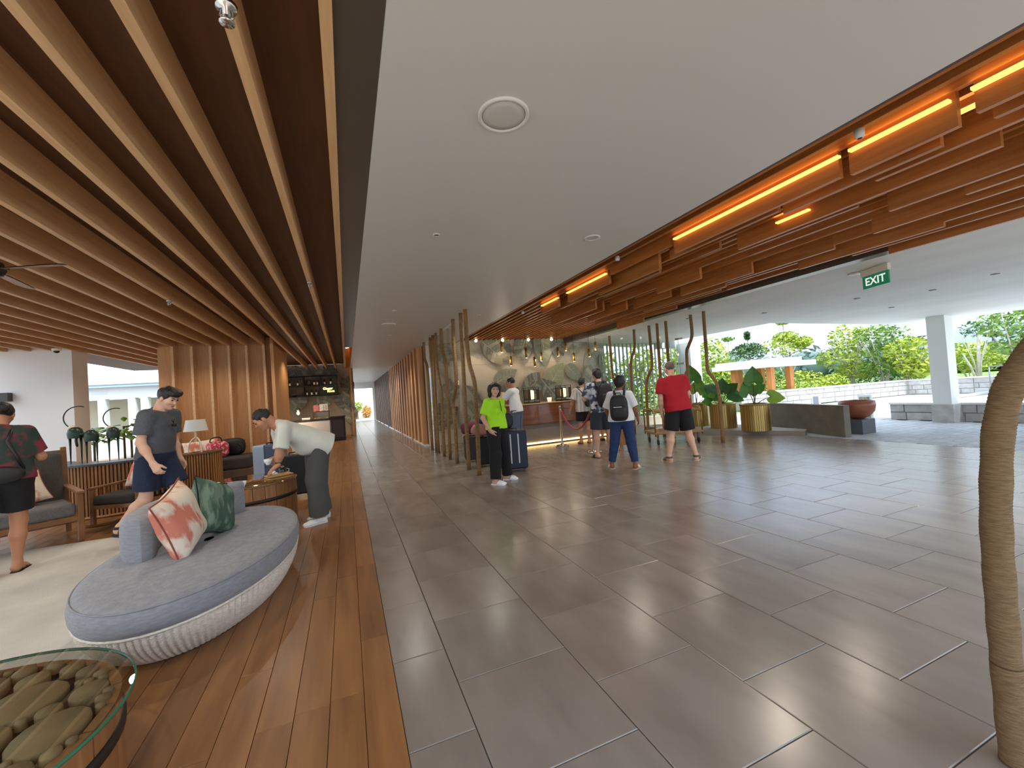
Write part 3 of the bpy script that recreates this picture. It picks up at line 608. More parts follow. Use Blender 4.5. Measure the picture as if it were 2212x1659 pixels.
def leafy(name, label, x, y, z, n, s, seed, group):
    t = thing(name, label, 'plant', (x, y, z), 0, group); rr = random.Random(seed)
    for i in range(n):
        a = 2*PI*i/n+rr.random(); el = rr.uniform(.15, 1.1); L_ = s*rr.uniform(.7, 1.1); e = Vector((math.cos(a)*math.cos(el), math.sin(a)*math.cos(el), math.sin(el)))*L_
        m = MB(); d = Vector((math.cos(a), math.sin(a), .1-.3*rr.random())).normalized(); sd = d.cross(Vector((0, 0, 1))).normalized(); w_ = s*.13; k = s*.55
        m.grid([[e-sd*w_*q-Vector((0, 0, .02)), e+Vector((0, 0, .02)), e+sd*w_*q-Vector((0, 0, .02))] if False else [e+d*k*u-sd*w_*q-Vector((0, 0, .25*k*u*u)), e+d*k*u+Vector((0, 0, .02-.25*k*u*u)), e+d*k*u+sd*w_*q-Vector((0, 0, .25*k*u*u))] for u, q in ((0, .15), (.25, .8), (.55, 1), (.8, .6), (1, .05))])
        m.build('leaf', M_leafs[1 if i % 3 else 0], t)
    m = MB(); m.tube([(0, 0, -z), (0, 0, s*.5)], .025, 6); m.build('stem', M_stem, t)
for i, (x, y, z, n, s) in enumerate(((-5.85, 13.4, .75, 26, .55), (-5.2, 13.6, .85, 26, .55), (-5.5, 14.0, 1.0, 22, .5))):
    leafy('shrub', ('broad leaved lime shrub beside the white wall end', 'broad leaved lime shrub in the middle of the lounge opening', 'taller broad leaved shrub behind the other two')[i], x, y, z, n, s, 60+i, 'shrubs in the lounge opening')
# corridor end outside
x0 = MB().box(-3, 6, 46, 46.4, 0, 4).build('wall_far', M_ext); struct(x0, 'white outer wall beyond the corridor door')
leafy_c = [((1.15, 0, .9), (.5, .4, .5)), ((.4, 0, 1.0), (.6, .4, .6))]
tree('bush', 'yellow bush outside the far corridor door', 'bush', .75, 41, None, [((0, 0, 1.15), (.7, .5, .55))], 600, .12, 0, 71, 'bushes outside the corridor door')
tree('bush', 'orange flowering bush outside the far corridor door', 'bush', 1.75, 42, None, [((0, 0, .62), (.45, .5, .64))], 500, .12, 4, 72, 'bushes outside the corridor door')
tag(MB().box(.2, .45, 40, 40.1, 0, .75).box(.7, .95, 40, 40.1, 0, .75).box(.0, 1.1, 39.95, 40.15, .75, .85).build('bench', mat('garden_timber', (110, 84, 50), .7)), 'timber garden bench outside the far corridor door', 'bench')
# ------------------------------------------------------------------ poles
M_pole = mat('wrapped_pole', (148, 114, 70), .75, noise=(30, .3, .7), col2=(118, 86, 48), bump=(60, .4))
M_rope = mat('jute_rope', (150, 122, 86), .95, noise=(60, .3, .7), col2=(112, 88, 58), bump=(200, .6), stretch=(.5, .5, 4))
def smooth_path(pts, n=5):
    P = [Vector(p) for p in pts]; out = []
    for i in range(len(P)-1):
        p0 = P[max(i-1, 0)]; p1 = P[i]; p2 = P[i+1]; p3 = P[min(i+2, len(P)-1)]
        for k in range(n):
            t = k/n; out.append(.5*((2*p1)+(p2-p0)*t+(2*p0-5*p1+4*p2-p3)*t*t+(3*p1-p0-3*p2+p3)*t**3))
    return out+[P[-1]]
def pole(X, yz, label, group, r=.037, mt=None):
    pts = [(X, y, z) for y, z in yz]
    if pts[0][2] < pts[-1][2]: pts = pts[::-1]
    pts[0] = (X, pts[0][1], 3.005); pts[-1] = (X, pts[-1][1], 0)
    t = thing('bent_pole', label, 'pole', (X, pts[-1][1], 0), 0, group)
    o = MB().tube([Vector(p)-t.location for p in smooth_path(pts, 4)], r, 14).build('shaft', mt or M_pole, t)
    MB().lathe([(0, 0), (r+.012, 0), (r+.012, .012), (r, .014)], (0, 0, 0), 16).build('foot_plate', M_dark, t)
    return t
gL = 'bent poles along the corridor side of reception'
PL = [([(7.26, 3), (7.27, 2.53), (7.27, 2.3), (7.24, 2.1), (7.18, 1.94), (7.07, 1.80), (6.98, 1.66), (6.96, 1.47), (7.0, .68), (7.06, 0)], 'nearest bent pole of the row left of the neon green shirt'),
      ([(7.59, 3), (7.62, 2.39), (7.65, 1.76), (7.69, 1.0), (7.71, 0)], 'second nearest pole of the row, almost straight'),
      ([(8.2, 3), (8.25, 2.5), (8.25, 1.9), (8.3, 1.63), (8.5, 1.43), (8.64, 1.26), (8.6, .8), (8.62, 0)], 'third pole of the row, kinked at chest height'),
      ([(9.35, 3), (9.38, 2.62), (9.18, 2.32), (9.08, 2.05), (9.16, 1.3), (9.26, 0)], 'fourth pole of the row, kinked high up'),
      ([(9.95, 3), (10.03, 2.2), (9.89, 1.84), (9.73, 1.5), (9.79, 1.0), (9.86, 0)], 'fifth pole of the row, bending halfway'),
      ([(10.33, 3), (10.46, 1.6), (10.51, 0)], 'sixth pole of the row, thin and straight'), ([(10.69, 3), (10.7, 1.6), (10.8, 0)], 'seventh pole of the row, straight beside the timber fins'),
      ([(11.62, 3), (11.63, 2.55), (11.36, 2.3), (11.3, 1.7), (11.34, 0)], 'last pole of the row, kinked near the ceiling by the fin wall')]
for yz, lab in PL: pole(2.11, yz, lab, gL)
gR = 'bent poles along the driveway side of reception'
PR = [([(10.63, 2.95), (10.62, 2.14), (10.58, 1.64), (10.42, 1.40), (10.36, .7), (10.4, 0)], 'bent pole in front of the left end of the louvre screen'),
      ([(9.45, 2.93), (9.48, 2.45), (9.60, 2.25), (9.70, 2.0), (9.73, 1.5), (9.75, 0)], 'bent pole above the dark haired woman with white collar'),
      ([(8.83, 2.94), (8.82, 1.95), (8.93, 1.72), (9.07, 1.5), (9.11, 1.25), (9.15, .6), (9.17, 0)], 'bent pole reaching the floor between the backpack woman and red shirt'),
      ([(8.52, 2.93), (8.54, 1.5), (8.55, 0)], 'straight pole just left of the man in red'), ([(8.2, 2.93), (8.21, 1.8), (8.22, 0)], 'straight pole right behind the head of the man in red'),
      ([(7.39, 2.94), (7.38, 2.50), (7.50, 2.26), (7.59, 2.05), (7.6, 1.2), (7.6, 0)], 'bent pole in front of the white back column'),
      ([(7.0, 2.94), (7.01, 2.0), (7.01, 1.62), (6.90, 1.47), (6.79, 1.28), (6.75, .9), (6.75, 0)], 'bent pole standing beside the luggage trolley, in front of planters')]
for yz, lab in PR: pole(7.65, yz, lab, gR)
# roped post in the foreground
t = thing('bent_pole', 'large rope wrapped bent post at the right edge of the view', 'pole', (2.10, .74, 0))
ctrl = [(2.10, .40, 3.0), (2.10, .42, 2.2), (2.10, .45, 1.75), (2.10, .52, 1.55), (2.10, .61, 1.44), (2.10, .675, 1.31), (2.10, .705, 1.18), (2.10, .72, 1.04), (2.10, .735, .80), (2.10, .74, .4), (2.10, .74, 0)]
pp = smooth_path(ctrl, 40); tot = 0; dense = [pp[0]]
for a, b in zip(pp, pp[1:]):
    dense.append(b)
rs = []; s = 0; last = dense[0]; fine = []
for a, b in zip(dense, dense[1:]):
    k = max(1, int((b-a).length/.003))
    for i in range(k): fine.append(a.lerp(b, i/k))
s = 0; rr = random.Random(5); prev = fine[0]
for p in fine:
    s += (p-prev).length; prev = p
    rs.append(.0385+.0022*abs(math.sin(s/.0115*PI))+.0012*math.sin(s*37)+rr.uniform(-.0004, .0004))
MB().tube([p-t.location for p in fine], rs, 26).build('rope_wrap', M_rope, t)
MB().tube([(0, 0, .345), (0, 0, .349)], .0415, 26).build('rope_joint', mat('rope_gap', (70, 54, 36), .9), t)
# ------------------------------------------------------------------ glass panes
g1 = struct(MB().box(7.72, 7.735, 7.92, 11.1, .01, 2.97).build('window_1', M_glass), 'frameless glass pane behind the right row of poles')
for z in (1.85, 2.47): MB().tube([(7.71, 7.98, z), (7.78, 7.82, z)], .022, 8).build('clamp', M_steel, g1)
g2 = struct(MB().box(2.19, 2.205, 8.35, 12.0, .01, 2.99).build('window_2', M_glass), 'frameless glass pane behind the left row of poles')
MB().box(2.185, 2.21, 8.35, 12.0, 2.985, 3.0).build('channel', M_ext, g2)
# ------------------------------------------------------------------ louvre screen
M_lou = mat('louvre_grey', (142, 156, 152), .5)
ls = thing('louvre_screen', 'tall grey green upright louvre screen right of the mural', 'screen', (9.55, 11.6, 0))
a, b = Vector((8.3, 12.25, 0)), Vector((10.8, 11.0, 0)); d = (b-a).normalized()
for i in range(21):
    p = a.lerp(b, (i+.3)/20.6)-ls.location; dr = Vector((math.cos(math.radians(38)), math.sin(math.radians(38)), 0))
    MB().obox(p+Vector((0, 0, 1.63)), dr*.07, Vector((-dr.y, dr.x, 0))*.012, (0, 0, 1.36)).build('fin', M_lou, ls)
MB().bar(a+Vector((0, 0, 3.0))-ls.location, b+Vector((0, 0, 3.0))-ls.location, .2, .06).build('head_rail', M_ext, ls)
MB().bar(a+Vector((0, 0, .13))-ls.location, b+Vector((0, 0, .13))-ls.location, .34, .3).build('curb', M_cream, ls, bevel=.01)
for z in (.9, 1.95): MB().bar(a+Vector((0, .06, z))-ls.location, b+Vector((0, .06, z))-ls.location, .012, .012).build('tie_rod', M_steel, ls)
for i, (x, y) in enumerate(((9.2, 13.6), (10.8, 13.2), (12.2, 12.6))): tree('bush', ('lime bush glimpsed through the left half of the louvre screen', 'lime bush glimpsed through the middle of the louvre screen', 'lime bush glimpsed through the right of the louvre screen')[i], 'bush', x, y, None, [((0, 0, 1.5), (.9, .7, 1.6))], 900, .15, 0, 80+i, 'bushes behind the louvre screen')
# ------------------------------------------------------------------ reception desk
M_desk = mat('desk_timber', (138, 82, 42), .3, noise=(2.2, .3, .7), col2=(104, 58, 27), stretch=(.5, .5, 5), coat=.3)
dk = thing('reception_desk', 'long reception desk with polished wood band over a grey base', 'desk', (5.2, 9.85, 0))
MB().box(-1.75, 1.75, 0, .75, .55, 1.07).build('front_band', M_desk, dk, bevel=.012)
MB().box(-1.78, 1.78, -.02, .78, 1.07, 1.10).build('desk_top', mat('desk_top', (196, 160, 118), .25), dk, bevel=.006)
MB().box(-1.70, 1.70, .06, .70, .07, .56).build('base', mat('desk_base', (132, 122, 110), .6), dk)
MB().box(-1.68, 1.68, .02, .70, 0, .03).build('plinth', M_dark, dk)
MB().box(-1.68, 1.68, .035, .058, .03, .068).build('led_strip', mat('led_desk', (255, 214, 150), .5, emit=((255, 206, 132), 5.0)), dk)
# lanterns
def lantern(x, y, z, s, label):
    t = thing('lantern', label, 'lantern', (x, y, z), 0, 'caged lanterns on the reception desk')
    m = MB(); w_ = .155*s; h = .42*s
    for sx in (-1, 1):
        for sy in (-1, 1): m.bar((sx*w_, sy*w_, 0), (sx*w_, sy*w_, h), .012, .012)
    for zz in (.03, .10, .36, h):
        for sgn in (-1, 1): m.bar((-w_, sgn*w_, zz*s if zz < h else h), (w_, sgn*w_, zz*s if zz < h else h), .010, .010); m.bar((sgn*w_, -w_, zz*s if zz < h else h), (sgn*w_, w_, zz*s if zz < h else h), .010, .010)
    m.build('cage', M_black, t)
    MB().box(-w_*.98, w_*.98, w_*.80, w_*.98, .08*s, .36*s).box(-w_*.98, -w_*.55, -w_*.98, -w_*.9, .08*s, .36*s).box(w_*.55, w_*.98, -w_*.98, -w_*.9, .08*s, .36*s).build('mesh_panel', mat('lantern_mesh', (60, 54, 44), .8), t)
    MB().lathe([(.0, .10), (.06, .105), (.075, .13), (.075, .32), (.06, .345), (0, .35)], (0, 0, 0), 20).build('paper_shade', mat('paper_glow', (255, 236, 190), .6, emit=((255, 226, 158), 1.5)), t)
    MB().box(-w_*1.1, w_*1.1, -w_*1.1, w_*1.1, 0, .022).build('base', M_black, t); return t
lantern(4.63, 10.12, 1.10, 1, 'caged lantern beside the man in the white shirt')
lantern(5.63, 10.15, 1.10, 1, 'caged lantern nearer the right end of the desk')
v = thing('votive', 'small glowing white votive cup between the two lanterns', 'candle', (5.13, 10.05, 1.10))
MB().lathe([(0, 0), (.05, 0), (.065, .12), (.06, .12), (.045, .02), (0, .02)], (0, 0, 0), 18).build('cup', mat('votive_glow', (250, 214, 196), .5, emit=((255, 208, 180), .7)), v)
for i, (x, r) in enumerate(((6.05, .085), (6.28, .07))):
    tag(MB().lathe([(0, 0), (r*.5, 0), (r*.9, r*.5), (r, r*.9), (r*.94, r*.9), (r*.8, r*.5), (0, r*.15)], (x, 10.15, 1.10), 18).build('bowl', mat('white_china', (236, 230, 222), .25)), ('white bowl on the desk right of the lanterns', 'smaller pale bowl at the far right desk end')[i], 'bowl')
# pendant lamps over the desk
PEND = [(4.05, 2.55, .30), (4.30, 2.17, .26), (4.78, 2.37, .29), (5.03, 2.12, .27), (5.25, 2.27, .25), (5.80, 2.39, .26), (6.07, 2.54, .25), (6.32, 2.22, .25), (6.86, 2.34, .24), (7.10, 2.54, .24)]
names = ['first', 'second', 'third', 'fourth', 'fifth', 'sixth', 'seventh', 'eighth', 'ninth', 'tenth']
for i, (x, zb, l) in enumerate(PEND):
    t = thing('pendant_lamp', f'slim brass tube pendant over the desk, {names[i]} of ten from the left', 'lamp', (x, 10.6, zb), 0, 'brass tube pendants over reception')
    MB().lathe([(.0, .02), (.032, .0), (.034, .0), (.034, l), (.006, l+.004), (0, l+.004)], (0, 0, 0), 14).build('tube', mat('pendant_brass', (176, 138, 62), .4, metal=.7), t)
    MB().lathe([(0, .0), (.028, .002), (.028, .015), (0, .018)], (0, 0, -.003), 12).build('bulb', M_warm, t)
    MB().tube([(0, 0, l), (0, 0, 3.13-zb)], .004, 5).build('cord', M_black, t)
# globe downlights along the mural top
for i, x in enumerate((3.75, 4.62, 5.5, 6.33, 7.2)):
    t = thing('globe_light', f'small glowing globe light at the mural top, {names[i]} of five from the left', 'light', (x, 11.95, 3.07), 0, 'globe lights along the mural top')
    MB().ell((0, 0, 0), (.045, .045, .045), 12, 8).build('bulb', M_warm, t); MB().tube([(0, 0, .04), (0, 0, .1)], .02, 8).build('holder', M_ext, t)
    spot_lamp('mural_spot', (x, 11.85, 3.0), 12, (1, .84, .62), 120)
for x in (4.1, 5.1, 6.1, 6.9): point_lamp('pendant_glow', (x, 10.6, 2.3), 5, (1, .85, .64), .04)
# ------------------------------------------------------------------ ceiling fittings
t = thing('ceiling_speaker', 'large round white ceiling speaker nearest the camera', 'speaker', (.92, 2.12, 3.0))
MB().lathe([(.146, .0), (.146, -.010), (.138, -.014), (.126, -.012), (.124, -.006)], (0, 0, 0), 40).build('rim', mat('fitting_white', (214, 210, 204), .5), t)
MB().lathe([(0, -.012), (.08, -.012), (.122, -.008), (.122, 0)], (0, 0, 0), 40).build('grille', mat('grille_white', (196, 192, 186), .7, bump=(300, .3)), t)
t = thing('ceiling_speaker', 'white oval looking ceiling speaker farther down the walkway', 'speaker', (.90, 8.75, 3.0))
MB().lathe([(.15, .0), (.15, -.012), (.13, -.016), (0, -.014)], (0, 0, 0), 30).build('grille', mat('fitting_white', (214, 210, 204), .5), t)
FIT = [(.90, 3.91, .035, 'small round ceiling light left of the middle'), (2.51, 3.66, .085, 'round white ceiling sensor near the timber edge'), (.87, 7.4, .04, 'tiny ceiling light before the far speaker'), (1.05, 10.2, .05, 'tiny ceiling light beyond the far speaker'), (2.53, 7.77, .05, 'dark recessed light beside the poles')]
for x, y, r, lab in FIT:
    t = thing('ceiling_light', lab, 'light', (x, y, 3.0), 0, 'small fittings in the white ceiling')
    MB().lathe([(r, 0), (r, -.008), (r*.75, -.010), (r*.7, -.003)], (0, 0, 0), 20).build('rim', mat('fitting_white', (214, 210, 204), .5), t)
    MB().lathe([(0, -.004), (r*.7, -.004)], (0, 0, 0), 20).build('lens', mat('lens_dark', (90, 84, 76), .4) if 'dark' in lab or r < .06 else mat('grille_white', (196, 192, 186), .7), t)
for i, (x, y) in enumerate(((7.9, 7.7), (9.1, 6.6), (9.6, 5.0), (10.2, 4.1), (11.2, 5.2), (9.9, 3.2))):
    t = thing('canopy_light', f'small dark recessed canopy light, {names[i]} from the reception side', 'light', (x, y, canz(x)), 0, 'recessed lights in the canopy')
    MB().lathe([(.055, .002), (.055, -.006), (.04, -.006), (.038, .0)], (0, 0, 0), 16).build('rim', M_dark, t); MB().lathe([(0, -.001), (.04, -.001)], (0, 0, 0), 16).build('lens', M_black, t)
# sprinkler on a slat and small slat fittings
def sprinkler(x, y, s, label):
    t = thing('sprinkler', label, 'sprinkler', (x, y, 3.0), 0, 'sprinklers on the ceiling slats')
    MB().lathe([(0, 0), (.026*s, 0), (.024*s, -.012*s), (.01*s, -.014*s), (.009*s, -.03*s), (0, -.03*s)], (0, 0, 0), 14).build('rose', M_steel, t)
    m = MB(); m.tube([(-.012*s, 0, -.014*s), (-.016*s, 0, -.03*s), (0, 0, -.045*s)], .003*s, 6); m.tube([(.012*s, 0, -.014*s), (.016*s, 0, -.03*s), (0, 0, -.045*s)], .003*s, 6); m.build('frame_arms', M_steel, t)
    MB().lathe([(0, -.045*s), (.018*s, -.046*s), (.018*s, -.049*s), (0, -.049*s)], (0, 0, 0), 12).build('deflector', M_steel, t)
sprinkler(-.346, 1.83, 1.5, 'chrome sprinkler on the third slat near the camera')
sprinkler(-.346, 5.75, 1.3, 'small chrome sprinkler farther along the same slat')
sprinkler(-2.16, 6.9, 1.3, 'small sprinkler far left on the slatted ceiling')
for i, (x, y, lab) in enumerate(((3.5, 1.72, 'small white sensor box at the timber edge, nearest'), (3.42, 4.45, 'small white sensor box at the timber edge, second'), (3.55, 7.9, 'small white sensor box at the timber edge, farthest'))):
    t = thing('sensor', lab, 'sensor', (x, y, 3.12), 0, 'sensors between the ceiling slats')
    MB().lathe([(0, 0), (.032, 0), (.03, -.05), (.02, -.06), (0, -.06)], (0, 0, 0), 14).build('housing', M_ext, t); MB().lathe([(0, -.061), (.014, -.061)], (0, 0, 0), 10).build('lens', M_black, t)
t = thing('dome_camera', 'white dome camera under the slats by the white wall', 'camera', (-5.55, 11.5, 3.0))
MB().lathe([(0, .0), (.075, 0), (.075, -.03), (.06, -.05), (0, -.05)], (0, 0, 0), 20).build('housing', M_ext, t); MB().lathe([(.05, -.05), (.04, -.085), (0, -.1)], (0, 0, 0), 16).build('dome', M_black, t)
# exit sign
ex = thing('exit_sign', 'green hanging EXIT sign below the canopy', 'sign', (7.62, 3.70, 2.955), math.atan2(.15, .42)*-1+PI/2-PI/2)
ex.rotation_euler = (0, 0, -math.atan2(.15, .42))
MB().lathe([(0, 0), (.10, 0), (.095, -.012), (0, -.014)], (0, .34, 0), 20).build('ceiling_rose', mat('fitting_white', (214, 210, 204), .5), ex)
MB().box(-.03, .03, -.225, .225, -.10, 0).build('housing', M_cream, ex, bevel=.006)
gp = MB().box(-.012, .012, -.215, .215, -.295, -.10).build('green_panel', mat('exit_green', (22, 120, 82), .4, emit=((22, 120, 82), .25)), ex, bevel=.003)
fc = bpy.data.curves.new('lettering', 'FONT'); fc.body = 'EXIT'; fc.size = .165; fc.align_x = 'CENTER'; fc.align_y = 'CENTER'; fc.extrude = .001; fc.offset = .0025
fs = bpy.data.objects.new('lettering_source', fc); C.objects.link(fs); me = bpy.data.meshes.new_from_object(fs); bpy.data.objects.remove(fs); me.materials.clear(); fo = link('lettering', me, ex)
fo.matrix_local = Matrix.Translation((-.0145, 0, -.20)) @ Matrix(((0, 0, -1, 0), (-1, 0, 0, 0), (0, 1, 0, 0), (0, 0, 0, 1)))
me.materials.append(mat('letter_white', (240, 246, 240), .5, emit=((240, 246, 240), .5)))
# ceiling fan at the left edge
fan = thing('ceiling_fan', 'dark ceiling fan with wooden blades at the left edge', 'fan', (-2.68, 4.75, 2.74), 0)
MB().tube([(0, 0, .0), (0, 0, .30)], .018, 8).build('rod', M_black, fan)
MB().lathe([(0, -.05), (.07, -.045), (.09, 0), (.075, .06), (.03, .09), (0, .09)], (0, 0, 0), 20).build('motor', M_black, fan)
M_blade = mat('blade_wood', (150, 110, 76), .5, noise=(4, .3, .7), col2=(128, 90, 58), stretch=(1, 6, 6))
for k in range(3):
    a = math.radians(-22+120*k); c, s = math.cos(a), math.sin(a); m = MB()
    pr = [(.08, .03), (.16, .05), (.35, .062), (.56, .066), (.62, .03)]
    P = [[Vector((c*x-s*y, s*x+c*y, y*.25)) for y in (-w_, w_)] for x, w_ in pr]; P2 = [[q+Vector((0, 0, .008)) for q in r][::-1] for r in P]
    m.grid(P); m.grid(P2); m.build('blade', M_blade, fan)
    MB().bar((c*.05, s*.05, 0), (c*.14, s*.14, 0), .04, .012).build('blade_arm', M_black, fan)
# stanchions and rope
def stanchion(x, y, label):
    t = thing('stanchion', label, 'stanchion', (x, y, 0), 0, 'chrome rope stanchions')
    MB().lathe([(0, 0), (.165, 0), (.17, .012), (.15, .028), (.05, .04), (.028, .06)], (0, 0, 0), 28).build('base', M_steel, t)
    MB().lathe([(.025, .04), (.025, .90), (.034, .905), (.034, .93), (.022, .94), (.022, .95)], (0, 0, 0), 18).build('post', M_steel, t)
    MB().ell((0, 0, .975), (.036, .036, .036), 14, 8).build('finial', M_steel, t); return t
stanchion(4.97, 9.20, 'chrome stanchion standing alone before the desk'); stanchion(4.94, 7.72, 'chrome stanchion behind the floral shirted man')
pts = []
for i in range(21):
    t_ = i/20; pts.append((4.97-.03*t_, 9.17-1.42*t_, .90-.44*(1-(2*t_-1)**2)))
rp_ = thing('barrier_rope', 'sagging red velvet rope between the chrome stanchions', 'rope', (4.955, 8.46, .5))
MB().tube([Vector(p)-rp_.location for p in pts], .021, 10).build('velvet', mat('red_velvet', (150, 22, 40), .8, sheen=.5), rp_)
for p in (pts[0], pts[-1]): MB().ell(Vector(p)-rp_.location, (.026, .03, .026), 10, 6).build('hook', M_steel, rp_)
# luggage trolley
tr = thing('luggage_trolley', 'brass luggage trolley standing beyond the man in the red polo', 'trolley', (7.05, 7.6, 0), math.radians(-22))
M_tb = mat('trolley_brass', (170, 138, 84), .35, metal=.8)
MB().box(-.55, .55, -.38, .38, .24, .29).build('deck', mat('trolley_deck', (150, 116, 72), .6), tr, bevel=.01)
m = MB()
for sx in (-.53, .53):
    m.tube([(sx, -.36, .2), (sx, -.36, .74), (sx, -.30, .8), (sx, .30, .8), (sx, .36, .74), (sx, .36, .2)], .018, 8)
for sy in (-.36, .36): m.tube([(-.53, sy, .74), (.53, sy, .74)], .015, 8)
m.build('frame', M_tb, tr)
MB().box(-.5, .52, -.36, .36, .755, .785).build('top_tray', mat('trolley_deck', (150, 116, 72), .6), tr, bevel=.006)
for sx in (-.46, .46):
    for sy in (-.30, .30):
        wh = MB().lathe([(0, -.016), (.05, -.016), (.062, -.012), (.062, .012), (.05, .016), (0, .016)], (sx, sy, .062), 18, rot=Matrix.Rotation(PI/2, 3, 'Y')).build('wheel', mat('tyre', (50, 46, 40), .7), tr)
        MB().box(sx-.02, sx+.02, sy-.02, sy+.02, .12, .24).build('caster', M_dark, wh)
# ------------------------------------------------------------------ oval sofa
M_sofa = mat('sofa_fabric', (150, 151, 155), .9, noise=(90, .35, .65), col2=(136, 137, 142), stretch=(.25, .25, 1), bump=(220, .25), spec=.15, sheen=.2)
M_wick = mat('wicker', (246, 238, 224), .7, noise=(120, .35, .65), col2=(218, 208, 190), stretch=(.3, .3, 1.6), bump=(140, .5))
SX, SY, SA, SB = -1.07, 3.98, .60, 1.15
sofa = thing('oval_sofa', 'oval grey upholstered sofa on a white wicker base', 'sofa', (SX, SY, 0), math.radians(-3))
P = []; nr = 118
for i, (sc, z) in enumerate(((.80, .004), (.84, .03), (.885, .07), (.93, .12), (.965, .17), (.985, .22), (.99, .255))):
    row = []
    for k in range(nr*4):
        a = 2*PI*k/(nr*4); rib = .011*math.cos(2*PI*k/4)*(1 if 0 < i < 6 else .4)
        row.append((SA*sc*math.cos(a)+rib*math.cos(a), SB*sc*math.sin(a)+rib*math.sin(a), z))
    P.append(row)
wb = MB().grid(P, True).build('wicker_base', M_wick, sofa)
m = MB()
for z in (.05, .09, .13, .17, .21): pass
ring = [(SA*.995*math.cos(2*PI*k/160), SB*.995*math.sin(2*PI*k/160), .258) for k in range(160)]
MB().tube(ring, .011, 6, closed=True).build('wicker_rim', M_wick, sofa)
P = []
for sc, z in ((.96, .262), (1.005, .268), (1.02, .30), (1.025, .35), (1.015, .385), (.99, .408), (.93, .420), (.7, .428), (.4, .430), (.05, .431)):
    P.append([(SA*sc*math.cos(2*PI*k/96), SB*sc*math.sin(2*PI*k/96), z+.004*math.sin(9*2*PI*k/96)*(.25 if .3 < z else 0)*(1 if sc > .6 else .2)) for k in range(96)])
m = MB().grid(P, True); m.build('seat_cushion', M_sofa, sofa)
MB().tube([(SA*1.004*math.cos(2*PI*k/160), SB*1.004*math.sin(2*PI*k/160), .40) for k in range(160)], .005, 5, closed=True).build('piping', M_sofa, sofa)
P = []; a0, a1 = math.radians(214), math.radians(86); N = 40
for i in range(N+1):
    t = i/N; a = a0+(a1-a0)*t; e = min(t, 1-t)*N/5.0; q = math.sqrt(max(0, 1-(1-min(e, 1))**2)); q = max(q, .02)
    sc_ = .56+.20*min(t*2.2, 1); c = Vector((SA*sc_*math.cos(a), SB*sc_*math.sin(a), 0)); n_ = Vector((math.cos(a)/SA, math.sin(a)/SB, 0)).normalized(); tg = Vector((-n_.y, n_.x, 0)); row = []
    for k in range(20):
        b = 2*PI*k/20; cx_ = math.copysign(abs(math.cos(b))**.5, math.cos(b)); cz_ = math.copysign(abs(math.sin(b))**.5, math.sin(b))
        row.append(c+n_*(.105*cx_*q)+Vector((0, 0, .565+.165*cz_*(1 if q > .3 else .9)))+tg*0)
    P.append(row)
m = MB().grid(P, True); m.add(P[0], [tuple(range(20))]); m.add(P[-1], [tuple(range(20))]); m.build('backrest', M_sofa, sofa)

def pillow_mesh(name, w_, h_, t_, mt, seed, wr=.006, n=20):
    rr = random.Random(seed); ph = [rr.uniform(0, 6) for _ in range(8)]; m = MB(); P = {}
    for s in (1, -1):
        G = []
        for i in range(n+1):
            row = []
            for j in range(n+1):
                u, v = -1+2*i/n, -1+2*j/n
                x = w_/2*u*(1-.10*(1-v*v)*abs(u)**2); z = h_/2*v*(1-.10*(1-u*u)*abs(v)**2)
                k = max(0, (1-u**4)*(1-v**4))**.62
                d = t_/2*k+wr*k*(math.sin(4.3*u+ph[0]+2*v)+math.sin(5.1*v+ph[1]-3*u)+.6*math.sin(9*u*v+ph[2]))
                row.append((x, s*d, z))
            G.append(row if s < 0 else row[::-1])
        m.grid(G)
    b = []
    for u, v in [(-1+2*i/12, -1) for i in range(12)]+[(1, -1+2*i/12) for i in range(12)]+[(1-2*i/12, 1) for i in range(12)]+[(-1, 1-2*i/12) for i in range(12)]:
        b.append((w_/2*u*(1-.10*(1-v*v)*abs(u)**2), 0, h_/2*v*(1-.10*(1-u*u)*abs(v)**2)))
    return m, b
def pillow(label, loc, nrm, roll, w_, h_, t_, mt, pipe, seed, cat='cushion', group=None):
    """nrm: direction of the cushion face; roll about it"""
    n = Vector(nrm).normalized(); z = (Vector((0, 0, 1))-n*n.z).normalized(); x = z.cross(-n).normalized()
    rot = Matrix((x, -n, z)).transposed().to_4x4() @ Matrix.Rotation(roll, 4, 'Y')
    t = empty('cushion'); tag(t, label, cat, group); t.matrix_world = Matrix.Translation(loc) @ rot
    m, b = pillow_mesh('cover', w_, h_, t_, mt, seed); m.build('cover', mt, t); MB().tube(b, .006, 6, closed=True).build('piping', pipe, t)
    return t
M_pfl = mat('floral_pink', (232, 216, 194), .85, noise=(9, .50, .60), col2=(214, 128, 104), stretch=(1, .6, .5), bump=(60, .15))
M_pgr = mat('floral_green', (66, 92, 76), .85, noise=(14, .46, .60), col2=(122, 144, 122), stretch=(1, 1, .4), bump=(60, .15))
M_pp = mat('piping_rust', (150, 76, 60), .8); M_pd = mat('piping_dark', (24, 34, 30), .8)
pillow('cream floral cushion with coral leaves leaning on the oval sofa', (-1.17, 3.72, .662), (.97, -.12, .22), math.radians(16), .46, .48, .19, M_pfl, M_pp, 3)
pillow('green leaf print cushion leaning on the oval sofa', (-1.06, 4.12, .650), (.96, -.20, .22), math.radians(-20), .44, .46, .18, M_pgr, M_pd, 5)

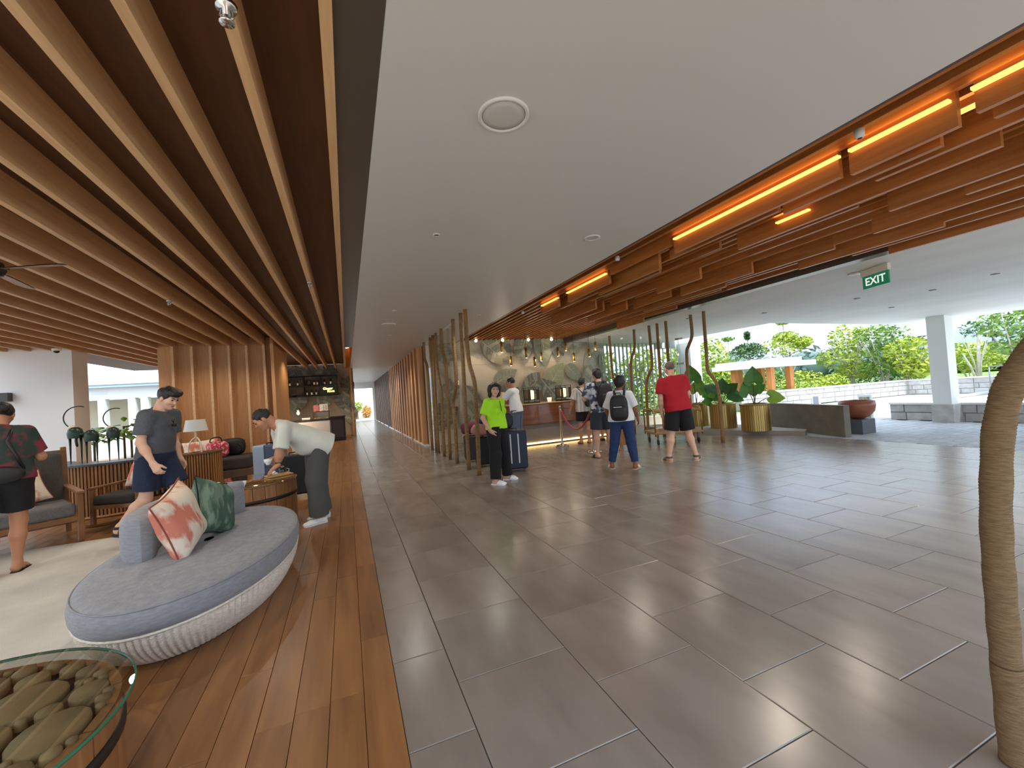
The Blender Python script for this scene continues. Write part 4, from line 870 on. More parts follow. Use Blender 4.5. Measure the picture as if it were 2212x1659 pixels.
# ------------------------------------------------------------------ log slice table with glass top
M_log = mat('log_slice', (150, 126, 90), .6, var=.12, noise=(6, .3, .7), col2=(128, 104, 70))
M_stave = mat('stave_wood', (168, 116, 70), .5, var=.12, noise=(4, .3, .7), col2=(138, 90, 50), stretch=(6, 6, .6))
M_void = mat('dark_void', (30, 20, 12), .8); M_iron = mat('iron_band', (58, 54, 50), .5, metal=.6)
M_gedge = mat('glass_edge', (52, 112, 84), .15, spec=.8)
def stave_drum(root, r, n, z0, z1, gap, name='stave'):
    me = None
    for k in range(n):
        a = 2*PI*k/n; hw = PI/n*(1-gap); m = MB(); pts = []
        for q in (-1, -.33, .33, 1): pts.append((r*math.cos(q*hw), r*math.sin(q*hw)))
        pts += [((r-.03)*math.cos(hw), (r-.03)*math.sin(hw)), ((r-.03)*math.cos(-hw), (r-.03)*math.sin(-hw))]
        if me is None: me = m.prism(pts, z0, z1).mesh(name, M_stave)
        o = bpy.data.objects.new(name, me); C.objects.link(o); o.parent = root; o.rotation_euler = (0, 0, a)
gt = thing('log_table', 'round log slice side table under a glass top at the lower left', 'table', (-1.42, 1.93, 0))
stave_drum(gt, .575, 25, .01, .385, .05)
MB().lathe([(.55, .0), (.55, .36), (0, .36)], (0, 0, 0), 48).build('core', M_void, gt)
MB().lathe([(.574, .255), (.585, .255), (.585, .295), (.574, .295)], (0, 0, 0), 64).build('iron_band', M_iron, gt)
rr = random.Random(9); placed = []
for r0, tries in ((.125, 400), (.10, 700), (.08, 900), (.06, 1500), (.042, 3000), (.028, 5000), (.018, 4000)):
    for _ in range(tries):
        a = rr.random()*2*PI; d = (.56-r0)*math.sqrt(rr.random()); x, y = d*math.cos(a), d*math.sin(a); r = r0*rr.uniform(.85, 1.0)
        if all(math.hypot(x-px, y-py) > r+pr+.0015 for px, py, pr in placed): placed.append((x, y, r))
for x, y, r in placed:
    ax = rr.random()*PI; e = rr.uniform(.9, 1.0)
    MB().lathe([(r*.99, -.03), (r, -.006), (r*.93, 0), (0, .001)], (0, 0, 0), 16, sx=e, sy=1/e*.98).build('log_slice', M_log, gt).location = (x, y, .396)
M_gtop = glass('table_glass', (.78, .82, .77), 2.2)
MB().disc((0, 0), .615, .412, 72).build('glass_top', M_gtop, gt)
MB().lathe([(.613, .400), (.620, .402), (.620, .410), (.613, .4125)], (0, 0, 0), 96).build('glass_edge', M_gedge, gt)

# ------------------------------------------------------------------ barrel table with cups and tray
bt = thing('barrel_table', 'round barrel table of wide staves with a bronze glass top', 'table', (-1.19, 5.95, 0))
stave_drum(bt, .54, 27, .01, .545, .045)
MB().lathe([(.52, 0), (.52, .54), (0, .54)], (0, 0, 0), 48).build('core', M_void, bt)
MB().lathe([(.539, .36), (.549, .36), (.549, .40), (.539, .40)], (0, 0, 0), 64).build('iron_band', M_iron, bt)
MB().lathe([(0, .562), (.545, .562), (.55, .556), (.55, .546), (0, .546)], (0, 0, 0), 72).build('glass_top', mat('bronze_glass', (112, 84, 50), .05, spec=1.0, coat=1), bt)
M_china = mat('white_porcelain', (240, 242, 240), .2, coat=.4)
def cup(x, y, z, label, s=1.0):
    t = thing('tea_cup', label, 'cup', (x, y, z), 0, 'white tea cups')
    MB().lathe([(0, 0), (.018*s, 0), (.018*s, .006*s), (.034*s, .03*s), (.038*s, .058*s), (.0355*s, .058*s), (.031*s, .03*s), (.014*s, .01*s), (0, .009*s)], (0, 0, 0), 22).build('bowl', M_china, t)
    MB().lathe([(0, .03*s), (.031*s, .03*s)], (0, 0, 0), 18).build('tea', mat('tea', (150, 104, 50), .2), t); return t
cup(-1.43, 5.66, .563, 'white tea cup partly hidden behind the green cushion', 1.1); cup(-1.26, 5.52, .563, 'middle white tea cup on the barrel table', 1.1); cup(-1.145, 5.53, .563, 'white tea cup on the barrel table nearest the tray', 1.1)
ty = thing('serving_tray', 'small wooden serving box on the barrel table edge', 'tray', (-.83, 5.90, .563), math.radians(28))
MB().box(-.14, .14, -.09, .09, 0, .018).build('base', mat('tray_wood', (196, 148, 84), .4), ty, bevel=.003); MB().box(-.14, .14, -.09, .09, .026, .044).build('lid', mat('tray_wood', (196, 148, 84), .4), ty, bevel=.003); MB().box(-.12, .12, -.075, .075, .016, .028).build('middle', M_void, ty)
gp_ = thing('glass_teapot', 'small clear glass teapot on the wooden serving box', 'teapot', (-.79, 5.93, .607))
MB().lathe([(.0, .002), (.036, .002), (.042, .02), (.042, .055), (.03, .07), (.02, .075)], (0, 0, 0), 22).build('glass_body', glass('pot_glass', (.9, .93, .94), 2.0), gp_)
MB().lathe([(0, .078), (.022, .078), (.02, .088), (.006, .092), (.006, .1), (0, .102)], (0, 0, 0), 16).build('lid', M_steel, gp_); MB().tube([(.04, 0, .06), (.07, 0, .05), (.07, 0, .02), (.042, 0, .015)], .005, 6).build('handle', M_steel, gp_)
tw = MB()
rr = random.Random(2)
for i in range(4): tw.ell((rr.uniform(-.03, .03), rr.uniform(-.02, .02), .02+.008*i), (.035, .025, .016), 10, 6, Matrix.Rotation(rr.random()*3, 3, 'Z'))
t = tw.build('napkin', mat('napkin', (232, 234, 236), .9)); t.location = (-.90, 5.88, .600); tag(t, 'crumpled white napkin on the wooden serving box', 'napkin')

# ------------------------------------------------------------------ ribbed consoles
M_rib = mat('rib_wood', (176, 128, 76), .5, var=.16, noise=(4, .3, .7), col2=(146, 100, 54), stretch=(6, 6, .6))
def console(label, ctrl, z1, th, top_m, group):
    p = smooth_path([(x, y, 0) for x, y in ctrl], 14); base = p[len(p)//2]
    t = thing('ribbed_console', label, 'console', (base.x, base.y, 0), 0, group); p = [q-base for q in p]; L_ = [0]
    for a, b in zip(p, p[1:]): L_.append(L_[-1]+(b-a).length)
    def at(s):
        for i in range(len(p)-1):
            if L_[i+1] >= s: return p[i].lerp(p[i+1], (s-L_[i])/max(L_[i+1]-L_[i], 1e-6)), (p[i+1]-p[i]).normalized()
        return p[-1], (p[-1]-p[-2]).normalized()
    m = MB(); n = int(L_[-1]/.042)
    for i in range(n):
        c, d = at((i+.5)*.042); nn = Vector((d.y, -d.x, 0))
        for s in ((1,)): m.obox(c+Vector((0, 0, z1/2)), d*.0125, nn*.012, (0, 0, z1/2-.03))
    o = m.build('ribs', M_rib, t); o['kind'] = 'stuff'
    body = MB(); top = MB()
    q = [at(L_[-1]*i/30) for i in range(31)]
    rowf = [c for c, d in q]; rowb = [c+Vector((-d.y, d.x, 0))*th for c, d in q]
    for B, za, zb, o1, o2 in ((body, .03, z1-.03, .006, 0), (top, z1-.03, z1, -.03, .02)):
        F = [c+Vector((-d.y, d.x, 0))*o1 for c, d in q]; Bk = [c+Vector((-d.y, d.x, 0))*(th+o2) for c, d in q]
        B.grid([[(x.x, x.y, zz) for x, zz in ((f, za), (f, zb), (b, zb), (b, za))] for f, b in zip(F, Bk)], True)
        B.add([(x.x, x.y, zz) for x, zz in ((F[0], za), (F[0], zb), (Bk[0], zb), (Bk[0], za))], [(0, 1, 2, 3)]); B.add([(x.x, x.y, zz) for x, zz in ((F[-1], za), (F[-1], zb), (Bk[-1], zb), (Bk[-1], za))], [(3, 2, 1, 0)])
        B.sm = [False]*len(B.f)
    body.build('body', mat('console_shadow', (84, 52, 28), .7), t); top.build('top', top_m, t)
    m = MB(); m.tube([c+Vector((d.y, -d.x, 0))*.012+Vector((0, 0, .02)) for c, d in q], .02, 4); m.build('kick_rail', M_rib, t)
    return t
console('curved ribbed wooden console carrying the bird sculptures', [(-4.6, 8.75), (-4.05, 8.15), (-3.55, 7.95), (-3.10, 8.03), (-2.85, 8.3)], .80, .42, mat('slate_top', (70, 76, 84), .35), 'ribbed consoles')
console('curved ribbed wooden console carrying the table lamp', [(-3.55, 9.35), (-3.15, 9.42), (-2.8, 9.62), (-2.52, 9.72), (-2.40, 9.95), (-2.48, 10.2)], .68, .42, mat('console_top', (112, 78, 48), .4), 'ribbed consoles')
# table lamp
tl = thing('table_lamp', 'table lamp with white shade on three curved cream legs', 'lamp', (-2.76, 9.83, .68))
M_cr = mat('cream_enamel', (232, 220, 190), .4)
for k in range(3):
    a = math.radians(200+120*k); c, s = math.cos(a), math.sin(a)
    MB().tube(smooth_path([(c*.13, s*.13, 0), (c*.125, s*.125, .14), (c*.07, s*.07, .25), (0, 0, .31), (0, 0, .40)], 5), .013, 8).build('leg', M_cr, tl)
MB().tube([(0, 0, .38), (0, 0, .47)], .014, 8).build('stem', M_cr, tl)
MB().lathe([(.20, .42), (.155, .64)], (0, 0, 0), 32).lathe([(.15, .638), (.195, .42)], (0, 0, 0), 32).build('shade', mat('lamp_shade', (228, 230, 224), .8), tl)
# bird sculptures
M_brz = mat('green_bronze', (40, 58, 48), .35, metal=.4)
def bird(label, x, y, hb, curl, leg, s=1.0):
    t = thing('bird_sculpture', label, 'sculpture', (x, y, .80), 0, 'bird sculptures on the console')
    MB().lathe([(.075*s, -.09), (.082*s, -.02), (.070*s, .045), (.035*s, .075), (0, .082)], (0, 0, hb), 18, sy=.8).build('body', M_brz, t)
    for sx in (-.055, .055): MB().tube([(sx*s, 0, hb-.05), (sx*s, 0, .005)], [.018, .005], 6).build('leg', M_brz, t)
    if curl:
        pts = [(-.03*s, 0, hb+.06)]+[(-.10*s-.0*s+.14*s*math.cos(a)*-1+.02, 0, hb+.22+.15*s*math.sin(a)) for a in [math.radians(q) for q in range(-70, 140, 14)]]
        pts = [(.04*s+curl*.15*s*math.cos(a), 0, hb+.215+.15*s*math.sin(a)) for a in [math.radians(q) for q in range(-100, -300, -12)]]
        MB().tube([(-.02*s*curl*0, 0, hb+.065)]+pts, .008, 6).build('neck', M_brz, t)
        MB().ell((-.03*curl*s, 0, hb+.075), (.04*s, .025*s, .03*s), 12, 8).build('mask', mat('bone_white', (216, 200, 170), .5), t)
    else: MB().tube(smooth_path([(-.06*s, 0, hb+.02), (-.13*s, 0, hb+.02), (-.16*s, 0, hb-.05), (-.15*s, 0, hb-.16)], 4), [.016]*12+[.006], 6).build('neck', M_brz, t)
    return t
bird('tall green bronze bird sculpture with a curled neck, leftmost of three', -3.80, 8.22, .48, 1, .4, 1.15)
bird('low green bronze bird sculpture with a bowed neck, middle of three', -3.60, 8.18, .42, 0, .4, 1.1)
bird('green bronze bird sculpture with a curled neck beside the rocking chair', -3.36, 8.22, .44, 1, .4, 1.0)

# ------------------------------------------------------------------ lounge seats
M_teak = mat('chair_teak', (150, 104, 62), .45, noise=(5, .3, .7), col2=(120, 78, 42), stretch=(1, 1, 1))
M_dkcush = mat('dark_cushion', (82, 78, 74), .9, bump=(200, .2), noise=(60, .3, .7), col2=(70, 66, 62)); M_gycush = mat('grey_cushion', (116, 114, 112), .9, bump=(200, .2), noise=(60, .3, .7), col2=(102, 100, 98)); M_blkcush = mat('black_cushion', (46, 44, 42), .85, bump=(200, .2))
rz = math.atan2(.55, .83); c_, s_ = math.cos(rz), math.sin(rz); W2, D2 = .72, .36
org = (-3.04-(c_*W2+s_*D2), 6.61-(s_*W2-c_*D2), .012)
lv_ = thing('loveseat', 'teak framed loveseat with grey seat cushions behind the standing woman', 'sofa', org, rz)
for sx in (-1, 1):
    MB().bar((sx*W2, -D2, 0), (sx*W2, -D2, .56), .055, .055).build('leg', M_teak, lv_, bevel=.006)
    MB().bar((sx*W2, .40, 0), (sx*W2, .52, 1.10), .055, .05, (0, 1, 0)).build('leg', M_teak, lv_, bevel=.006)
    MB().bar((sx*W2, -D2-.06, .575), (sx*W2, .44, .60), .075, .03).build('armrest', M_teak, lv_, bevel=.008)
    MB().bar((sx*W2, -D2, .26), (sx*W2, .40, .22), .03, .06).build('side_rail', M_teak, lv_)
MB().bar((-W2, -D2, .27), (W2, -D2, .27), .035, .06).bar((-W2, .38, .24), (W2, .38, .24), .035, .06).bar((-W2, -.05, .19), (W2, -.05, .19), .03, .03).build('seat_frame', M_teak, lv_)
MB().bar((-W2, .50, 1.04), (W2, .50, 1.04), .03, .05).build('top_rail', M_teak, lv_)
for i in range(9): MB().bar((-W2+.08+i*(2*W2-.16)/8, .42, .3), (-W2+.08+i*(2*W2-.16)/8, .505, 1.03), .03, .015, (0, 1, 0)).build('back_slat', M_teak, lv_)
for k in (-1, 1):
    MB().box(k*.35-.34, k*.35+.34, -D2-.02, .34, .30, .45).build('seat_cushion', M_gycush, lv_, bevel=.045, seg=4)
    MB().obox((k*.35, .36, .74), (.335, 0, 0), (0, .065, .012), (0, .055, .31)).build('back_cushion', M_dkcush, lv_, bevel=.05, seg=4)
def lw(root, p): return root.matrix_world @ Vector(p)
bpy.context.view_layer.update()
pp_ = lw(lv_, (.30, .12, .64)); ff = (math.sin(rz)*.9, -math.cos(rz)*.9, .36)
pillow('pink floral cushion lying on the loveseat', pp_, ff, math.radians(14), .44, .40, .15, M_pfl, M_pp, 8)
rz2 = math.atan2(-.35, .94)
rk = thing('rocking_chair', 'dark teak rocking chair in front of the ribbed console', 'chair', (-2.76, 7.30, 0), rz2)
for sx in (-.29, .29):
    MB().tube([(sx, y, .028+.55*(y*y)*.55) for y in [-.42+.06*i for i in range(17)]], .022, 6).build('rocker', M_teak, rk)
    MB().bar((sx, -.32, .05), (sx, -.32, .54), .045, .045).build('leg', M_teak, rk, bevel=.005); MB().bar((sx, .28, .05), (sx, .42, 1.08), .045, .045, (0, 1, 0)).build('leg', M_teak, rk, bevel=.005)
    MB().bar((sx, -.36, .55), (sx, .34, .55), .06, .028).build('armrest', M_teak, rk, bevel=.008)
    for j in range(5): MB().bar((sx, -.2+.09*j, .36), (sx, -.2+.09*j, .54), .016, .016).build('spindle', M_teak, rk)
MB().bar((-.29, -.32, .30), (.29, -.32, .30), .03, .05).bar((-.29, .3, .30), (.29, .3, .30), .03, .05).bar((-.29, -.32, .30), (-.29, .3, .30), .03, .05).bar((.29, -.32, .30), (.29, .3, .30), .03, .05).build('seat_frame', M_teak, rk)
for z in (.62, .78, .94, 1.05): MB().bar((-.29, .34+.07*(z-.5)*1.6, z), (.29, .34+.07*(z-.5)*1.6, z), .02, .045).build('back_slat', M_teak, rk)
MB().box(-.27, .27, -.36, .27, .325, .45).build('seat_cushion', M_blkcush, rk, bevel=.045, seg=4)
MB().obox((.0, .30, .76), (.25, 0, 0), (0, .05, .01), (0, .045, .28)).build('back_cushion', M_gycush, rk, bevel=.045, seg=4)
bpy.context.view_layer.update()
pillow('cream and coral floral cushion on the rocking chair', lw(rk, (.02, .10, .64)), (math.sin(rz2)*.9, -math.cos(rz2)*.9, .35), math.radians(-6), .42, .38, .14, M_pfl, M_pp, 12)
# dark bench sofa by the panelled wall, cushion, bags
ds = thing('bench_sofa', 'dark brown upholstered bench sofa along the panelled wall', 'sofa', (-2.98, 10.8, 0))
MB().box(-1.0, 1.0, -.42, .42, .0, .20).build('base', mat('bench_base', (104, 82, 66), .8), ds, bevel=.02); MB().box(-1.0, 1.0, -.43, .43, .20, .46).build('seat_cushion', mat('bench_cushion', (70, 60, 58), .85, bump=(200, .2)), ds, bevel=.06, seg=4)
pillow('pale pink floral cushion on the bench sofa behind the table lamp', (-3.0, 10.95, .66), (.2, -.9, .35), math.radians(4), .66, .40, .14, M_pfl, M_pp, 15)
pillow('pink floral cushion at the far left of the bench sofa', (-3.62, 10.95, .66), (.2, -.9, .35), math.radians(-4), .55, .40, .14, M_pfl, M_pp, 16)
M_rfl = mat('red_floral', (206, 60, 84), .8, noise=(22, .52, .6), col2=(240, 190, 176)); M_blk = mat('black_nylon', (24, 24, 26), .55, bump=(60, .1))
def squash_bag(name, label, cat, loc, r, mt, rzz=0, strap=None, seed=1, parts=()):
    t = thing(name, label, cat, loc, rzz); rr = random.Random(seed); ph = [rr.uniform(0, 6) for _ in range(6)]; P = []
    for i in range(13):
        th = PI*i/12; row = []
        for k in range(24):
            a = 2*PI*k/24; sq = lambda v: math.copysign(abs(v)**.6, v)
            w_ = 1+.05*math.sin(3*a+ph[0]+4*th)+.04*math.sin(5*a+ph[1]-3*th)
            row.append((r[0]*sq(math.sin(th)*math.cos(a))*w_, r[1]*sq(math.sin(th)*math.sin(a))*w_, r[2]+r[2]*sq(math.cos(th))))
        P.append(row[::-1])
    MB().grid(P, True).build('body', mt, t)
    if strap: MB().tube(smooth_path(strap, 5), .012, 6).build('strap', M_blk, t)
    return t
squash_bag('tote_bag', 'red and pink floral tote bag on the bench sofa', 'bag', (-2.62, 10.62, .46), (.20, .14, .18), M_rfl, .2, [(-.12, -.05, .3), (-.1, -.1, .42), (.05, -.1, .44), (.1, -.05, .3)], 3)
squash_bag('backpack', 'small black backpack lying behind the red floral bag', 'bag', (-2.40, 10.90, .46), (.24, .13, .19), M_blk, -.2, [(.1, -.1, .3), (.22, -.12, .2), (.2, -.1, .06)], 4)
squash_bag('shoulder_bag', 'black bag hanging at the back of the rocking chair', 'bag', (-2.80, 7.80, .78), (.13, .09, .19), M_blk, .3, [(-.05, -.02, .34), (-.02, -.14, .36), (.04, -.16, .25)], 5)
# suitcases
def suitcase(label, loc, rzz, w_, d_, h_, mt, ribs, zipm, handle=True, stripe=None, name='suitcase'):
    t = thing('suitcase', label, 'suitcase', loc, rzz)
    MB().box(-w_/2, w_/2, -d_/2, d_/2, .05, h_).build('shell', mt, t, bevel=.035, seg=4)
    for k in range(ribs): 
        x = -w_/2+.05+(w_-.1)*k/max(ribs-1, 1); MB().box(x-.008, x+.008, -d_/2-.004, -d_/2+.01, .1, h_-.05).build('rib', mt, t, bevel=.003)
    if zipm: MB().box(-w_/2-.004, w_/2+.004, -.012, .012, .052, h_+.004).build('zip_band', zipm, t, bevel=.03)
    if name == 'two_tone': MB().box(-w_/2-.003, w_/2+.003, -d_/2-.003, d_/2*.1, .047, h_+.003).build('dark_half', mat('slate_shell', (70, 82, 106), .5), t, bevel=.035, seg=4)
    if stripe:
        for x in (-.07, .07): MB().box(x-.011, x+.011, -d_/2-.006, -d_/2+.01, .16, h_-.06).build('stripe', stripe, t)
    for sx in (-1, 1):
        for sy in (-1, 1): MB().lathe([(0, -.011), (.02, -.011), (.025, -.006), (.025, .006), (.02, .011), (0, .011)], (sx*(w_/2-.05), sy*(d_/2-.05), .026), 14, rot=Matrix.Rotation(PI/2, 3, 'Y')).build('wheel', mat('wheel_grey', (120, 120, 122), .5), t)
    if handle: MB().tube([(-.07, 0, h_), (-.07, 0, h_+.03), (.07, 0, h_+.03), (.07, 0, h_)], .011, 6).build('handle', M_black, t)
    return t
suitcase('light blue hard shell suitcase by the panelled wall', (-1.31, 8.45, .0), math.radians(64), .30, .46, .80, mat('light_blue_shell', (158, 176, 200), .4), 6, mat('zip_navy', (46, 54, 70), .6), name='two_tone')
suitcase('black soft suitcase behind the bending man', (-.82, 7.45, 0), math.radians(10), .44, .26, .68, M_blk, 4, M_black)
suitcase('large navy suitcase with two white stripes beside the neon green shirt', (2.77, 6.98, 0), math.radians(-14), .46, .28, .74, mat('navy_shell', (24, 34, 58), .5), 0, M_black, stripe=mat('white_stripe', (214, 214, 214), .5))
suitcase('black suitcase standing behind the row of poles', (2.52, 7.85, 0), math.radians(-10), .42, .26, .58, M_blk, 4, M_black)
suitcase('dark grey suitcase standing deeper behind the row of poles', (2.50, 8.6, 0), math.radians(-8), .42, .28, .56, mat('charcoal_shell', (52, 50, 52), .5), 3, M_black)
squash_bag('holdall', 'dusky pink holdall lying on the black suitcase behind the poles', 'bag', (2.50, 7.85, .612), (.24, .14, .12), mat('dusky_pink', (176, 120, 112), .75), 0, None, 6)
squash_bag('holdall', 'soft magenta and black bag on the dark grey suitcase', 'bag', (2.46, 8.6, .592), (.22, .14, .13), mat('magenta_dark', (110, 44, 66), .75), .2, None, 7)
squash_bag('cap', 'black cap lying on top of the dusky pink holdall', 'cap', (2.50, 7.83, .853), (.10, .11, .05), M_blk, .2, None, 8)
squash_bag('backpack', 'black backpack standing on the navy suitcase', 'bag', (2.66, 7.02, .775), (.13, .11, .15), M_blk, -.2, [(-.05, -.08, .2), (-.1, -.14, .12), (-.08, -.1, .04)], 9)
# wall lamp
wl = thing('wall_lamp', 'dark square wall lamp on the white wall', 'lamp', (-6.53, 11.9, 2.05)); MB().box(-.07, .07, -.14, 0, -.09, .09).build('housing', mat('lamp_grey', (74, 72, 70), .5), wl, bevel=.006); MB().box(-.05, .05, -.12, -.02, .088, .094).build('lens', M_ext, wl)

# ------------------------------------------------------------------ bar at the far end of the lounge
M_bar = mat('bar_black', (30, 27, 25), .5)
sh = thing('bar_shelves', 'black open bar shelving with dividers on the palm print wall', 'shelf', (-1.5, 19.45, 0))
m = MB()
for z in (1.86, 2.29, 2.71): MB().box(-1.5, 1.17, -.15, .24, z-.015, z+.015).build('shelf_board', M_bar, sh)
for x in (-1.5, -.83, -.13, .52, 1.17): MB().box(x-.02, x+.02, -.15, .24, 1.86, 2.72).build('divider', M_bar, sh)
sg = thing('bar_sign', 'dark green bar sign with glowing lettering', 'sign', (-.67, 19.27, 2.09)); MB().box(-.34, .34, -.02, .01, -.21, .19).build('panel', mat('bar_green', (20, 42, 26), .5), sg)
for k, (s, x, z) in enumerate((('Ginger', -.03, .05), ('Root', .08, -.065))):
    fc = bpy.data.curves.new('lettering', 'FONT'); fc.body = s; fc.size = .14; fc.align_x = 'CENTER'; fc.align_y = 'CENTER'; fc.extrude = .002; fc.offset = .003
    fo = bpy.data.objects.new('lettering_source', fc); C.objects.link(fo); me = bpy.data.meshes.new_from_object(fo); bpy.data.objects.remove(fo)
    me.materials.clear(); me.materials.append(mat('sign_glow', (255, 226, 140), .5, emit=((255, 222, 130), 2.5)))
    o = link('lettering', me, sg); o.matrix_local = Matrix.Translation((x, -.024, z)) @ Matrix.Rotation(PI/2, 4, 'X')
M_bot = [mat('bottle_dark', (44, 36, 30), .2), mat('bottle_label', (226, 222, 212), .6), mat('bottle_red', (120, 40, 36), .4)]
bi = 0
for z, xs_ in ((2.305, (-2.85, -2.72, -2.15, -1.85, -1.22, -1.1, -.82, -.58)), (1.875, (-2.9, -2.78, -1.52, -1.34, -1.16))):
    for x in xs_:
        t = thing('bottle', f'white labelled bottle, {names[bi % 8 if bi < 8 else bi-8]} from the left on the {"upper" if z > 2 else "lower"} bar shelf', 'bottle', (x+.0, 19.42, z), 0, 'bottles on the bar shelves')
        MB().lathe([(0, 0), (.036, 0), (.036, .17), (.014, .21), (.014, .26), (0, .26)], (0, 0, 0), 12).build('body', M_bot[2 if bi == 5 else 0], t); MB().lathe([(.0365, .04), (.0365, .14)], (0, 0, 0), 12).build('label', M_bot[1], t); bi += 1
tag(MB().lathe([(0, 0), (.05, 0), (.085, .08), (.09, .16), (.05, .22), (.055, .25), (0, .25)], (-1.42, 19.42, 2.305), 18).build('vase', mat('dark_vase', (62, 50, 36), .4)), 'dark round vase on the upper bar shelf', 'vase')
tag(MB().lathe([(0, 0), (.05, 0), (.12, .05), (.13, .09), (.12, .09), (.05, .02), (0, .02)], (-2.0, 19.42, 1.875), 20).build('bowl', mat('dark_bowl', (52, 42, 34), .4)), 'dark wide bowl on the lower bar shelf', 'bowl')
bc = thing('bar_counter', 'white fronted bar counter with dark top', 'counter', (-1.75, 18.2, 0)); MB().box(-1.15, 1.10, -.3, .3, .04, .85).build('front', mat('counter_white', (226, 224, 220), .5), bc); MB().box(-1.18, 1.12, -.33, .33, .85, .90).build('top', M_bar, bc)
dc = thing('display_case', 'glass pastry display case on the bar counter', 'display case', (-.95, 18.2, .90)); MB().box(-.29, .29, -.25, .25, .28, .31).build('lid', mat('case_lid', (120, 60, 50), .5), dc)
m = MB()
for sx in (-.28, .28):
    for sy in (-.24, .24): m.bar((sx, sy, 0), (sx, sy, .28), .012, .012)
m.build('frame', M_bar, dc); MB().add([(-.28, -.24, 0), (.28, -.24, 0), (.28, -.24, .28), (-.28, -.24, .28)], [(0, 1, 2, 3)]).build('pane', glass('case_glass', (.95, .97, .96)), dc); MB().box(-.27, .27, -.2, .2, .01, .02).build('tray', M_steel, dc)
rr = random.Random(4)
for i in range(9): tag(MB().ell((-1.18+.056*i, 18.12+rr.uniform(-.06, .06), .945), (.026, .026, .024), 10, 6).build('pastry', mat('pastry', (206, 148, 80), .6)), f'golden pastry in the glass display case, {names[i]} from the left', 'pastry', 'pastries in the display case')
for i in range(7): tag(MB().lathe([(0, 0), (.03, 0), (.036, .09), (.033, .09), (0, .01)], (-1.62+.06*i*1.0, 18.1, .90), 12).build('paper_cup', M_china), f'white paper cup in the row on the bar counter, {names[i]} from the left', 'cup', 'cups on the bar counter') if i < 5 else None
for lab, x0_, x1_, z0_, z1_, c2 in (('red and grey printed menu card on the display case', -1.22, -1.02, 1.215, 1.46, (196, 120, 116)), ('white menu card with dark dots on the display case', -1.0, -.70, 1.215, 1.49, (232, 230, 226))):
    mc = thing('menu_card', lab, 'sign', ((x0_+x1_)/2, 18.1, z0_)); w2 = (x1_-x0_)/2; MB().box(-w2, w2, -.012, .012, 0, z1_-z0_).build('card', mat('card_'+str(c2[0]), c2, .6), mc); MB().box(-w2*.4, w2*.4, -.05, .05, 0, .012).build('foot', M_bar, mc)
    if c2[0] > 200:
        m = MB()
        for i in range(3):
            for j in range(2): m.lathe([(0, 0), (.018, 0)], (.0+.08*j-.0, -.014, .07+.06*i), 10, rot=Matrix.Rotation(PI/2, 3, 'X'))
        m.build('print', M_black, mc)
bk = thing('bar_cabinet', 'black panelled bar cabinet at the walkway end of the bar', 'cabinet', (-.35, 18.0, 0)); MB().box(-.26, .26, -.3, .5, .05, .92).build('body', M_bar, bk, bevel=.01); MB().box(-.2, .2, -.315, -.3, .14, .82).build('door', mat('bar_brown', (54, 42, 36), .4), bk, bevel=.005); MB().box(-.28, .28, -.33, .52, .92, .96).build('top', M_bar, bk); MB().box(-.24, .24, -.28, .48, 0, .05).build('plinth', M_bar, bk)
bl = thing('bulb_lamp', 'small glowing bulb lamp hanging over the bar counter', 'lamp', (-1.72, 17.6, 1.2)); MB().ell((0, 0, 0), (.05, .05, .06), 14, 10).build('bulb', mat('bulb_glow', (255, 220, 150), .5, emit=((255, 214, 140), 14)), bl); MB().lathe([(.025, .055), (.08, .07), (.07, .2), (.0, .21)], (0, 0, 0), 16).build('shade', M_bar, bl); MB().tube([(0, 0, .2), (0, 0, 2.02)], .004, 5).build('cord', M_black, bl)
point_lamp('bar_glow', (-1.72, 17.45, 1.2), 14, (1, .78, .5), .05)
for x in (-2.0, -1.3, -.5): spot_lamp('bar_fill_spot', (x, 18.9, 2.95), 14, (1, .82, .58), 100, .04)  # added fill to lift the dark bar, no shelf lamps there
tag(MB().box(-.02+.0, .12, 19.56, 19.68, 0, .09).build('door_stop', M_panel), 'small timber block at the foot of the bar wall', 'block')
